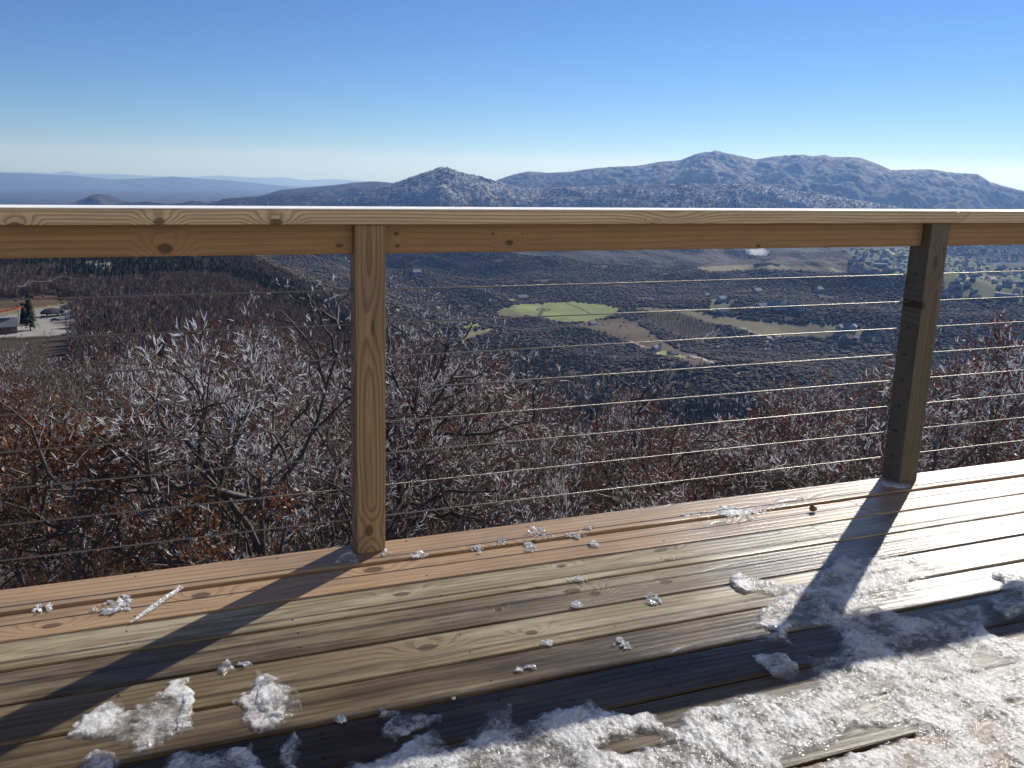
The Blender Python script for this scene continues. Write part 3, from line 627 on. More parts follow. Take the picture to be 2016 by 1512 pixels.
for P_, lab in (([(134, 1452), (158, 1418), (192, 1392), (226, 1384), (235, 1410), (208, 1455), (170, 1456)], 'leftmost thick white crust on the slush at bottom left'),
                ([(325, 1350), (370, 1352), (388, 1366), (374, 1437), (340, 1450), (335, 1420), (360, 1390)], 'tall white crust on the right side of the slush at bottom left'),
                ([(285, 1445), (305, 1450), (300, 1478), (282, 1490)], 'small white crust at the lower tip of the slush at bottom left')):
    ice_patch('ice_crust', [P_], lab, T=0.012, res=0.003, mat=ice_w, seed=22 + len(lab), edge=0.012, rag=.015)
ice_patch('ice_patch', [[(505, 1322), (543, 1339), (577, 1354), (581, 1364), (562, 1377), (570, 1410), (560, 1425), (515, 1425), (490, 1390), (500, 1350)]], 'bright white ice patch with a pointed top, second from the bottom left', T=0.014, res=0.003, seed=23, edge=0.016)
ice_patch('ice_patch', [[(453, 1384), (490, 1362), (500, 1350), (517, 1317), (560, 1345), (585, 1400), (566, 1432), (521, 1440), (487, 1435), (472, 1400)]], 'grey slush halo around the pointed white ice patch', T=0.006, res=0.003, mat=ice_t, seed=24, edge=0.02, rag=.03)
ice_patch('ice_patch', [[(419, 1324), (432, 1310), (449, 1294), (458, 1306), (468, 1320), (450, 1326), (438, 1332)]], 'small star shaped ice piece above the pointed white patch', T=0.008, res=0.002, seed=25, edge=0.01, rag=.012)
ice_patch('ice_patch', [[(150, 1600), (158, 1500), (189, 1483), (226, 1483), (241, 1512), (260, 1600)]], 'white ice mound at the bottom edge, leftmost in the photograph', T=0.02, res=0.0035, seed=26, edge=0.02)
ice_patch('ice_patch', [[(330, 1600), (321, 1486), (351, 1473), (415, 1486), (487, 1471), (513, 1494), (560, 1560), (570, 1640)]], 'wide flat ice patch on the bottom edge right of the leftmost mound', T=0.014, res=0.0035, seed=27, edge=0.02)
ice_patch('ice_patch', [[(548, 1470), (558, 1460), (583, 1435), (600, 1456), (592, 1483), (580, 1500), (640, 1540), (600, 1600), (540, 1560), (560, 1500)]], 'upright shard of ice near the bottom edge left of the big sheet', T=0.016, res=0.003, seed=28, edge=0.014)
ice_patch('ice_patch', [[(752, 1425), (773, 1411), (820, 1407), (870, 1409), (874, 1425), (853, 1428), (828, 1442), (776, 1459), (752, 1452)]], 'curved ice rim just above the left end of the big sheet', T=0.012, res=0.003, seed=29, edge=0.012)
ice_patch('ice_patch', [[(742, 1400), (752, 1390), (758, 1402), (790, 1404), (788, 1412), (750, 1412)]], 'little ice clump straddling a board gap above the curved rim', T=0.01, res=0.0025, seed=30, edge=0.01, rag=.012)
ice_patch('ice_lump', [[(653, 1114), (663, 1097), (680, 1080), (694, 1080), (699, 1092), (716, 1098), (708, 1111), (694, 1117)]], 'blue shaded ice lump at the foot of the left post', T=0.018, res=0.002, seed=31, edge=0.02, rag=.01)
ice_patch('ice_film', [[(1310, 1022), (1370, 1010), (1400, 1000), (1440, 996), (1480, 1003), (1540, 990), (1560, 996), (1500, 1010), (1440, 1022), (1400, 1015), (1350, 1024)]], 'long film of ice crumbs on the outer boards before the right post', T=0.008, res=0.0025, mat=ice_w, seed=32, edge=0.02, rag=.03)
ice_patch('ice_lump', [[(1732, 958), (1740, 945), (1765, 950), (1795, 958), (1785, 965), (1755, 962)]], 'small ice lump at the foot of the right post', T=0.01, res=0.002, seed=33, edge=0.01, rag=.01)

gl_m = M('clear_ice'); ge = gl_m.n('NewGeometry'); v = gl_m.n('TexVoronoi', {'Vector': ge.outputs['Position'], 'Scale': 160.0}); nz = gl_m.noise(ge.outputs['Position'], 120, 3, 0.6)
bp = gl_m.n('Bump', {'Height': gl_m.math('ADD', v.outputs['Distance'], nz), 'Strength': 0.5, 'Distance': 0.002})
pp = gl_m.n('BsdfPrincipled', {'Base Color': (0.86, 0.88, 0.9), 'Roughness': 0.14, 'Normal': bp, 'IOR': 1.31, 'Coat Weight': 0.5})
tr = gl_m.n('BsdfTransparent', {'Color': (0.93, 0.95, 0.97)})
gl_m = gl_m.finish(gl_m.n('MixShader', {0: gl_m.ramp(nz, 0.40, 0.62, 0.10, 0.62), 1: tr, 2: pp}))
def chunk(px, py, wpx, hpx, label, seed, n=14, name='ice_chunk', mat=None, tall=0.010, rot=None):
    r_ = random.Random(seed); c = gp(px, py); a = gp(px - wpx / 2, py); b = gp(px + wpx / 2, py); L = np.linalg.norm((b - a)[:2]); c2 = gp(px, py + hpx / 2); Dp = np.linalg.norm((c2 - c)[:2]) * 1.6
    bm = bmesh.new()
    ax = math.atan2(b[1] - a[1], b[0] - a[0])
    for i in range(n):
        u = r_.uniform(-.5, .5) * L; v_ = r_.uniform(-.5, .5) * Dp * (1 - abs(u) / L)
        s = r_.uniform(.003, .0085) * (1.3 - abs(u) / L * 1.2); hh = s * r_.uniform(.3, .75)
        m = Matrix.Translation((u, v_, hh * .5 + .001)) @ Euler((r_.uniform(-.6, .6), r_.uniform(-.6, .6), r_.uniform(0, 6))).to_matrix().to_4x4() @ Matrix.Diagonal((s * r_.uniform(.9, 2.4), s, hh, 1))
        k = bmesh.ops.create_icosphere(bm, subdivisions=1, radius=1, matrix=m)
        for q in k['verts']:
            q.co += Vector((r_.uniform(-1, 1), r_.uniform(-1, 1), r_.uniform(-1, 1))) * s * .28; q.co.z = max(q.co.z, 0.0006)
    me = bpy.data.meshes.new(name); bm.to_mesh(me); bm.free()
    o = link(name, me, [mat or gl_m]); o.location = (c[0], c[1], 0.0012); o.rotation_euler = (0, 0, ax)
    tag(o, label, 'ice chunk', 'ice chunks scattered on the outer boards'); return o
chunk(85, 1199, 34, 24, 'small clear ice chunk at far left on the second board', 1, 12)
chunk(222, 1196, 70, 34, 'ragged ice cluster beside the long icicle', 2, 34)
chunk(252, 1180, 26, 16, 'crumbs of ice above the ragged cluster', 3, 8)
chunk(760, 1091, 24, 14, 'small ice chunk touching the right foot of the left post', 4, 9)
chunk(824, 1095, 34, 16, 'ice chunk on the first board gap right of the left post', 5, 14)
chunk(992, 1069, 26, 14, 'white ice chunk left of the tall splash of ice', 6, 12)
chunk(1061, 1053, 56, 26, 'tall splash of ice chunks at mid deck edge', 7, 34)
chunk(1045, 1082, 22, 32, 'tail of ice below the tall splash', 8, 16)
chunk(1131, 1054, 42, 18, 'flat ice chunk right of the tall splash', 9, 16)
chunk(940, 1084, 28, 18, 'thin ice flake over a knot near the left post', 10, 9)
chunk(1169, 1074, 22, 14, 'tiny slanted ice chip on the second board', 11, 7)
chunk(1160, 1042, 10, 6, 'speck of ice at the outer board gap', 12, 4)
chunk(1477, 1021, 14, 14, 'round bead of ice on the second board below the long film', 13, 4)
chunk(1587, 986, 12, 12, 'bead of ice on the outer board near the right post', 14, 4)
chunk(1222, 1272, 36, 26, 'two clear ice blocks joined, on the fifth board mid deck', 15, 12)
chunk(1077, 1266, 22, 9, 'flat ice chip on a board gap mid deck', 16, 6)
chunk(1135, 1194, 18, 12, 'ice chip on the gap below the fourth board', 17, 6)
chunk(1283, 1180, 28, 34, 'frosty splash of ice on the fourth board', 18, 18)
chunk(1045, 1315, 16, 10, 'ice crumbs on the sixth board', 19, 5)
chunk(1020, 1320, 8, 6, 'single ice crumb on the sixth board', 20, 3)
chunk(673, 1420, 20, 12, 'ice bead on the board gap above the shaded corner', 21, 6)
chunk(1136, 1143, 40, 8, 'line of frost crumbs along a board gap', 22, 10)
chunk(480, 1309, 20, 10, 'ice crumbs right of the star shaped piece', 23, 6)
g = Geo(); a_ = gp(258, 1230); b_ = gp(357, 1160); pts = []; n = 14
for i in range(n):
    t = i / (n - 1); pts.append((a_[0] + (b_[0] - a_[0]) * t + random.uniform(-.002, .002), a_[1] + (b_[1] - a_[1]) * t + random.uniform(-.002, .002), 0.0075))
g.tube(pts, [0.002 + 0.0055 * math.sin(min(1, (i + .7) / 9) * 1.9) * random.uniform(.75, 1.15) for i in range(n)], 7)
o = g.obj('icicle', gl_m); tag(o, 'long thin icicle lying slantwise across the left boards', 'icicle')
c = gp(893, 1378); g = Geo(); bm = bmesh.new(); bmesh.ops.create_icosphere(bm, subdivisions=2, radius=0.0042, matrix=Matrix.Translation((c[0], c[1], .0045)) @ Matrix.Diagonal((1.3, 1, .8, 1)))
me = bpy.data.meshes.new('hail_pellet'); bm.to_mesh(me); bm.free(); me.polygons.foreach_set('use_smooth', np.ones(len(me.polygons), bool))
o = link('hail_pellet', me, [plain('pellet_white', (.75, .72, .65), .4)]); tag(o, 'single round cream pellet on a board gap', 'pellet')
# curled brown leaf on the outer board
c = gp(1600, 1008); V = []; Fq = []
for i in range(9):
    for k in range(13):
        a = -2.3 + 4.6 * k / 12; ww = math.sin(math.pi * (i + .5) / 9) ** .5; V.append((c[0] + (i - 4) * .0035, c[1] + math.sin(a) * .011 * ww, 0.0135 - math.cos(a) * .011 * ww))
for i in range(8):
    for k in range(12): Fq.append((i * 13 + k, i * 13 + k + 1, (i + 1) * 13 + k + 1, (i + 1) * 13 + k))
o = npmesh('dead_leaf', V, Fq, [plain('leaf_brown', (.16, .08, .04), .5)], None, True); tag(o, 'curled brown dead leaf on the second board near the right post', 'leaf')

# ------------------------------------------------------------------ near trees
bark = plain('bark', (0.085, 0.070, 0.058), 0.85, var=0.5, scale=9)
barkg = plain('bark_lichen', (0.135, 0.115, 0.09), 0.6, var=0.5, scale=14)
twigm = plain('twigs', (0.105, 0.064, 0.050), 0.5, spec=.5, var=0.5, scale=3)
def leaf_mat(name, a, b):
    m = M(name); ge = m.n('NewGeometry'); nz = m.noise(ge.outputs['Position'], 1.3, 3, 0.6); isl = ge.outputs['Random Per Island']
    c = m.mix(m.math('ADD', m.math('MULTIPLY', nz, .5), m.math('MULTIPLY', isl, .5)), a, b)
    p = m.n('BsdfPrincipled', {'Base Color': c, 'Roughness': 0.45}); t = m.n('BsdfTranslucent', {'Color': c})
    return m.finish(m.n('MixShader', {0: 0.4, 1: p, 2: t}))
leaf_r = leaf_mat('leaves_russet', (0.06, 0.020, 0.015), (0.18, 0.062, 0.038))
leaf_o = leaf_mat('leaves_orange_brown', (0.07, 0.025, 0.013), (0.21, 0.088, 0.038))
im_ = M('rime_ice'); ge = im_.n('NewGeometry'); rp = ge.outputs['Random Per Island']
c_ = im_.mix(rp, (0.80, 0.82, 0.85), (0.97, 0.97, 0.98))
p_ = im_.n('BsdfPrincipled', {'Base Color': c_, 'Roughness': 0.25, 'IOR': 1.31, 'Coat Weight': 0.4}); t_ = im_.n('BsdfTranslucent', {'Color': (0.97, 0.98, 1.0)})
rime = im_.finish(im_.n('MixShader', {0: 0.6, 1: p_, 2: t_}))
def tubes(segs, n=3):
    """segs: (m,8) p0 p1 r0 r1 -> open prisms"""
    S = np.asarray(segs, float); p0, p1, r0, r1 = S[:, :3], S[:, 3:6], S[:, 6], S[:, 7]
    d = p1 - p0; d /= np.linalg.norm(d, axis=1, keepdims=True) + 1e-9
    ref = np.where(np.abs(d[:, 2:3]) < .9, [[0, 0, 1.]], [[1., 0, 0]]); a = np.cross(d, ref); a /= np.linalg.norm(a, axis=1, keepdims=True); b = np.cross(d, a)
    m = len(S); V = np.zeros((m, 2 * n, 3)); 
    for k in range(n):
        c, s = math.cos(2 * math.pi * k / n), math.sin(2 * math.pi * k / n)
        V[:, k] = p0 + (a * c + b * s) * r0[:, None]; V[:, n + k] = p1 + (a * c + b * s) * r1[:, None]
    Fq = np.array([[k, (k + 1) % n, n + (k + 1) % n, n + k] for k in range(n)])
    return V.reshape(-1, 3), (np.arange(m)[:, None, None] * 2 * n + Fq[None]).reshape(-1, 4)
def make_tree(H, kind, seed, n1=11, n2=7, n3=6, n4=4, spread=0.55, leaves=0, ice=0.3, icetop=0.5, lm=None, bk=bark, trunk_r=0.09, first=0.3, isz=0.85, thk=1.0):
    g = np.random.default_rng(seed); TR = []; BR = []; TW = []; IC = []; ends = []
    def nrm(v): return v / (np.linalg.norm(v) + 1e-9)
    def branch(p, d, L, r, lev):
        ns = (7, 6, 5, 4, 2)[lev]; st = L / ns; pts = [p]; d = nrm(d)
        for i in range(ns):
            wig = (0.10, 0.24, 0.30, 0.34, 0.30)[lev]; up = (0.08, 0.06, 0.08, 0.11, 0.16)[lev]
            d = nrm(d + g.normal(0, wig, 3) + np.array([0, 0, up])); q = p + d * st
            ra = r * (1 - i / ns * .8); rb = r * (1 - (i + 1) / ns * .8)
            (TR if lev == 0 else BR if lev < 3 else TW).append((*p, *q, ra, rb)); p = q; pts.append(p)
        if lev >= 3: ends.append((pts[-2], pts[-1], r))
        if lev == 4: return
        nc = (n1, n2, n3, n4)[lev]
        for k in range(nc):
            t = (first if lev == 0 else .2) + (1 - (first if lev == 0 else .2)) * (k + g.random()) / nc; x = t * ns; i = min(int(x), ns - 1); q = pts[i] + (pts[i + 1] - pts[i]) * (x - i)
            dd = nrm(pts[i + 1] - pts[i]); o = nrm(np.cross(dd, g.normal(0, 1, 3))); an = g.uniform(.55, 1.15) if lev < 2 else g.uniform(.4, 1.0)
            nd = dd * math.cos(an) + o * math.sin(an)
            Lc = (L * spread * (1.15 - .6 * t) if lev == 0 else L * g.uniform(.38, .62) * (1.15 - .45 * t))
            rc = max(r * (1 - t * .8) * (.55 if lev == 0 else .58), (.024, .013, .005, .0022)[lev] * thk)
            branch(q, nd, max(Lc, (.5, .35, .22, .12)[lev]), rc, lev + 1)
    branch(np.zeros(3), np.array([g.normal(0, .1), g.normal(0, .1), 1.]), H * .93, trunk_r, 0)
    E_ = np.array([np.concatenate([a, b]) for a, b, _ in ends]); top = E_[:, 5].max()
    # rime on the twig ends, thicker towards the top of the crown
    hh = E_[:, 5] / top; cen = perlin(E_[:, 3] * .9 + seed, E_[:, 5] * .9) ; pr = ice * (.012 + icetop * sstep(.6, 1.0, hh) * 1.3) * (0.08 + 1.6 * (cen > 0.12))
    k = g.random(len(E_)) < pr
    for e in E_[k]:
        a, b = e[:3], e[3:]; L = np.linalg.norm(b - a); dd = (b - a) / (L + 1e-9); m = int(g.integers(1, 4))
        for _ in range(m):
            s0 = g.uniform(-.02, .6) * L; l = g.uniform(.03, .12); r = g.uniform(.0022, .0052) * isz; a0 = a + dd * s0; d2 = nrm(dd + g.normal(0, .25, 3)); q = a0 + d2 * l
            IC.append((*a0, *(a0 + d2 * l * .5), r * .6, r)); IC.append((*(a0 + d2 * l * .5), *q, r, r * .4))
    root = empty(kind[0])
    V, Q = tubes(TR, 8); npmesh('trunk', V, Q, [bk], root, True)
    V, Q = tubes(BR, 4); o = npmesh('branches', V, Q, [bk], root, True); o['kind'] = 'stuff'
    V, Q = tubes(TW, 3); o = npmesh('twigs', V, Q, [twigm if bk is bark else bk], root); o['kind'] = 'stuff'
    if IC: V, Q = tubes(IC, 4); o = npmesh('rime', V, Q, [rime], root); o['kind'] = 'stuff'
    if leaves:
        j = g.integers(0, len(E_), leaves); lo = perlin(E_[j, 3] * .8 + seed, E_[j, 5] * .8, 4); j = j[(lo > -.25) | (g.random(len(j)) < .25)]
        c = E_[j, :3] + (E_[j, 3:] - E_[j, :3]) * g.random((len(j), 1)) + g.normal(0, .025, (len(j), 3)); m = len(j)
        a = g.normal(0, 1, (m, 3)); a[:, 2] -= .8; a /= np.linalg.norm(a, axis=1, keepdims=True); b = np.cross(a, g.normal(0, 1, (m, 3))); b /= np.linalg.norm(b, axis=1, keepdims=True)
        nn = np.cross(a, b); L = g.uniform(.03, .062, (m, 1)); Wd = L * g.uniform(.22, .36, (m, 1))
        V = np.stack([c, c + a * L * .5 + b * Wd + nn * L * .15, c + a * L, c + a * L * .5 - b * Wd + nn * L * .15], 1).reshape(-1, 3)
        Q = np.arange(m)[:, None] * 4 + np.array([[0, 1, 2, 3]]); T3 = np.concatenate([Q[:, [0, 1, 2]], Q[:, [0, 2, 3]]])
        o = npmesh('leaves', V, T3, [lm or leaf_r]); o.parent = root; o['kind'] = 'stuff'
    root['H'] = float(top); root['proto'] = True
    return root
PROTO = {}
def K(key, *a, **k): PROTO.setdefault(key, []).append(make_tree(*a, **k))
K('icy', 7.5, ('iced_tree',), 1, n1=12, n2=8, n3=6, n4=4, ice=1.9, icetop=1.0, leaves=5500, isz=1.25)
K('icy', 7.0, ('iced_tree',), 2, n1=11, n2=8, n3=7, n4=4, ice=1.6, icetop=1.0, leaves=8000, bk=barkg, isz=1.05)
K('red', 7.0, ('oak_tree',), 3, n1=12, n2=7, n3=6, n4=4, ice=.6, icetop=.6, leaves=10000)
K('red', 6.5, ('oak_tree',), 4, n1=11, n2=8, n3=6, n4=4, ice=.5, icetop=.7, leaves=12000, spread=.62)
K('orange', 6.0, ('oak_tree',), 5, n1=11, n2=7, n3=6, n4=4, ice=.12, icetop=.3, leaves=10000, lm=leaf_o)
K('grey', 7.0, ('bare_tree',), 6, n1=12, n2=8, n3=6, n4=4, ice=.6, icetop=.6, leaves=2600, bk=barkg, spread=.6)
K('grey', 7.5, ('bare_tree',), 7, n1=12, n2=7, n3=7, n4=4, ice=.4, icetop=.5, leaves=4000, bk=barkg)
K('tall', 9.0, ('bare_tree',), 8, n1=13, n2=6, n3=4, n4=3, ice=3.0, icetop=1.0, leaves=60, spread=.5, first=.45, trunk_r=.1, isz=1.0, thk=1.7)
K('white', 6.5, ('iced_tree',), 9, n1=13, n2=8, n3=6, n4=4, ice=5, icetop=1.0, leaves=300, isz=.9, spread=.45, first=.35)
ENV = [(-500, 640), (0, 655), (100, 668), (200, 655), (300, 645), (400, 640), (450, 610), (520, 600), (620, 640), (780, 640), (900, 655), (1000, 705), (1100, 730), (1200, 755), (1300, 800), (1400, 835), (1480, 830), (1560, 785), (1640, 755), (1760, 695), (1850, 680), (1960, 690), (2016, 690), (2300, 680), (2800, 680)]
def env(px): return float(np.interp(px, [p[0] for p in ENV], [p[1] for p in ENV]))
used = set(); placed = []
KINDW = {'white': 'thickly rimed tree', 'icy': 'white rimed tree', 'red': 'russet leaved oak', 'orange': 'orange brown oak', 'grey': 'bare grey tree', 'tall': 'tall dark bare tree'}
def where(px):
    for a, b, t in ((-9e9, 0, 'beyond the left edge'), (0, 170, 'below the parking lot'), (170, 430, 'between parking lot and left post'), (430, 690, 'just left of the left post'),
                    (690, 770, 'straight behind the left post'), (770, 960, 'just right of the left post'), (960, 1240, 'below the bright green pasture'), (1240, 1480, 'below the farm barn'),
                    (1480, 1730, 'left of the right post'), (1730, 1870, 'straight behind the right post'), (1870, 2016, 'right of the right post'), (2016, 9e9, 'beyond the right edge')):
        if a <= px < b: return t
def put_tree(key, px, ytop, r, which=None, rz=None, label=None, sc_=1.0):
    P = PROTO[key]; pr = P[random.randrange(len(P)) if which is None else which]
    a, e = azel(px, ytop); a = math.radians(a); x, y_ = r * math.sin(a), r * math.cos(a); zt = CAM[2] + r * math.tan(math.radians(e)); zb = float(terrain_z(math.degrees(a), r)) - .15
    h = max(zt - zb, 2.5); s = h / pr['H']
    o = pr if pr.name not in used else copy_tree(pr); used.add(pr.name) if o is pr else None
    s_xy = min(max(s, .75), 1.25) * sc_
    o.location = (x, y_, zb); o.scale = (s_xy, s_xy, s); o.rotation_euler = (0, 0, random.uniform(0, 6.28) if rz is None else rz)
    dep = 'nearest row,' if r < 11 else 'second row,' if r < 16 else 'third row,' if r < 20.5 else 'mid slope,' if r < 26.5 else 'lower slope,' if r < 36 else 'far down slope,'
    tag(o, label or f"{KINDW[key]}, {dep} {where(px)}", 'tree', 'trees on the slope below the deck'); placed.append((px, r)); return o
put_tree('tall', 640, 500, 10.0, 0, .6, 'tall dark bare tree with rimed twig tips rising left of the left post')
put_tree('tall', 560, 545, 12.0, 0, 2.4, 'bare dark tree with heavy white rime, left neighbour of the tallest tree')
put_tree('tall', 800, 560, 15.0, 0, 4.0, 'thin bare tree whose branches show right of the left post')
put_tree('white', 500, 585, 9.5, 0, 1.0, 'thickly rimed bright white tree between the lot and the left post', .8)
put_tree('white', 330, 655, 15.0, 0, 3.0, 'bright rimed tree left of the whitest tree, under the cabins', .8)
put_tree('white', 880, 665, 16.0, 0, 5.0, 'bright rimed tree right of the left post', .7)
put_tree('white', 1090, 835, 11.0, 0, 2.0, 'low bright rimed sapling in the russet oaks between the posts', .3)
put_tree('tall', 1160, 690, 17.0, 0, 1.9, 'slim bare sapling with upright iced shoots, below the green pasture')
put_tree('icy', 1850, 615, 14.0, 1, 1.9, 'ice coated tree topping out behind the right post')
put_tree('red', 1310, 745, 19, 0, .5, 'small russet oak with an iced tip between the posts, under the barn')
for r, n, jit in ((9.5, 7, 14), (13, 10, 16), (17.5, 14, 20), (23, 18, 30), (30, 21, 40), (40, 24, 60), (54, 26, 90)):
    for i in range(n):
        az = -20 + (86) * (i + random.uniform(.15, .85)) / n; a = math.radians(az); d = np.array([math.sin(a), math.cos(a), -.25]); px = float(proj(CAM + 10 * d)[0])
        rr = r * random.uniform(.9, 1.12); top = env(px) + random.uniform(0, 1) ** 1.5 * (150 if r < 15 else 90 if r < 25 else 60) + (30 if r < 11 else 5)
        if px < 480: key = random.choices(['icy', 'grey', 'red', 'orange'], [6 if r > 12 else 1, 2, 3, 2.5 if (r < 15 and px < 330) else 0.1])[0]
        elif px < 800: key = random.choices(['icy', 'grey', 'red'], [3, 2, 4])[0]
        elif px < 1300: key = random.choices(['icy', 'grey', 'red'], [2.0, 2.2, 3.5])[0]
        else: key = random.choices(['icy', 'grey', 'red'], [2.5, 4.5, 1.5])[0]
        put_tree(key, px, top, rr)
for key, P in PROTO.items():
    for p in P:
        if p.name not in used: put_tree(key, random.uniform(300, 1500), env(900) + 60, 20, P.index(p))
        for q in ('H', 'proto'): pass
bylab = {}
for o in sc.objects:
    if o.parent is None and o.get('category') == 'tree': bylab.setdefault(o['label'], []).append(o)
ORD = ['first', 'second', 'third', 'fourth', 'fifth', 'sixth', 'seventh', 'eighth', 'ninth', 'tenth']
for lab, L in bylab.items():
    if len(L) > 1:
        L.sort(key=lambda o: float(proj(np.array(o.location) + np.array([0, 0, 5.]))[0]))
        for i, o in enumerate(L): o['label'] = lab + ', ' + ORD[min(i, 9)] + ' from left'
for o in sc.objects:
    for q in ('H', 'proto'):
        if q in o: del o[q]

# ------------------------------------------------------------------ woods further off (one mass)
dist_mats = []
def dmat(name, a, b):
    m = M(name); r_ = m.n('ObjectInfo').outputs['Random']
    return m.finish(m.n('BsdfPrincipled', {'Base Color': m.mix(r_, a, b), 'Roughness': 0.9, 'Specular IOR Level': 0.1}))
d_br = dmat('far_twigs_brown', (0.15, 0.098, 0.074), (0.30, 0.215, 0.165)); d_gr = dmat('far_twigs_grey', (0.13, 0.108, 0.092), (0.27, 0.235, 0.20)); v_br = dmat('valley_twigs_brown', (0.050, 0.038, 0.028), (0.082, 0.062, 0.046)); v_gr = dmat('valley_twigs_grey', (0.070, 0.058, 0.045), (0.12, 0.10, 0.08)); d_fr = dmat('frosted_twigs', (0.24, 0.24, 0.245), (0.50, 0.50, 0.52)); d_ev = dmat('far_evergreen', (0.012, 0.020, 0.010), (0.035, 0.045, 0.022))
pc = bpy.data.collections.new('forest_kinds')
def crown(name, n, w_, mat, H=10, seed=0, R0=3.3):
    g = np.random.default_rng(seed); V = []; T = []
    for i in range(n):
        t = g.uniform(.25, .95); a = g.uniform(0, 6.28); p = np.array([0, 0, H * t * .75]); o = g.uniform(.4, 1) * R0 * math.sin(min(1, t * 1.1) * math.pi * .8 + .3)
        q = np.array([math.cos(a) * o, math.sin(a) * o, min(H * t * .75 + H * g.uniform(.08, .35), H * g.uniform(.85, 1.05))]); s_ = np.cross(q - p, g.normal(0, 1, 3)); s_ = s_ / np.linalg.norm(s_) * w_ * g.uniform(.5, 1.2)
        m = p * .35 + q * .65; k = len(V); V += [p, m + s_, q, m - s_]; T += [(k, k + 1, k + 2), (k, k + 2, k + 3)]
    for a in (0, 2.1, 4.2):
        k = len(V); V += [np.array([math.cos(a) * .2, math.sin(a) * .2, -1.5]), np.array([math.cos(a + 2.1) * .2, math.sin(a + 2.1) * .2, -1.5]), np.array([0, 0, H * .7])]; T.append((k, k + 1, k + 2))
    me = bpy.data.meshes.new(name); me.from_pydata([tuple(v) for v in V], [], T); me.materials.append(mat); o = bpy.data.objects.new(name, me); pc.objects.link(o)
def conifer(name, n, H=11, R0=2.6, seed=0):
    g = np.random.default_rng(seed); V = []; T = []
    for i in range(n):
        t = i / n; z = H * (.08 + .85 * t); rr = R0 * (1 - t) ** .8 + .2; a = g.uniform(0, 6.28)
        for j in range(7):
            b = a + j * .9; r2 = rr * g.uniform(.6, 1.15); k = len(V)
            V += [np.array([0, 0, z + H * .12]), np.array([math.cos(b) * r2, math.sin(b) * r2, z - .3]), np.array([math.cos(b + .8) * r2 * .9, math.sin(b + .8) * r2 * .9, z - .1])]; T.append((k, k + 1, k + 2))
    me = bpy.data.meshes.new(name); me.from_pydata([tuple(v) for v in V], [], T); me.materials.append(d_ev); o = bpy.data.objects.new(name, me); pc.objects.link(o)
def puff(name, mat, seed):
    g = np.random.default_rng(seed); bm = bmesh.new(); bmesh.ops.create_icosphere(bm, subdivisions=2, radius=1)
    for v in bm.verts:
        k = 1 + g.uniform(-.28, .28); v.co = Vector((v.co.x * 4.2 * k, v.co.y * 4.2 * k, max(3.0 + v.co.z * 2.1 * k, -1)))
    for i in range(16):
        a = g.uniform(0, 6.28); r_ = g.uniform(.5, 3.8); z = 5.9 - r_ * .5; p = Vector((math.cos(a) * r_, math.sin(a) * r_, z - 2.2)); q = p + Vector((math.cos(a) * .8, math.sin(a) * .8, g.uniform(1.6, 3.2))); w_ = Vector((-math.sin(a), math.cos(a), 0)) * .35
        bm.faces.new([bm.verts.new(p - w_), bm.verts.new(p + w_), bm.verts.new(q)])
    me = bpy.data.meshes.new(name); bm.to_mesh(me); bm.free(); me.polygons.foreach_set('use_smooth', np.ones(len(me.polygons), bool)); me.materials.append(mat); pc.objects.link(bpy.data.objects.new(name, me))
crown('a_far_brown_tree', 90, .16, d_br, seed=1); crown('b_far_grey_tree', 90, .16, d_gr, seed=2, R0=3.8); conifer('c_far_conifer', 9, seed=3)
puff('d_wood_brown', v_br, 4); puff('e_wood_grey', v_gr, 5); conifer('f_wood_conifer', 5, seed=6, R0=3); puff('g_frosted_wood', d_fr, 8)
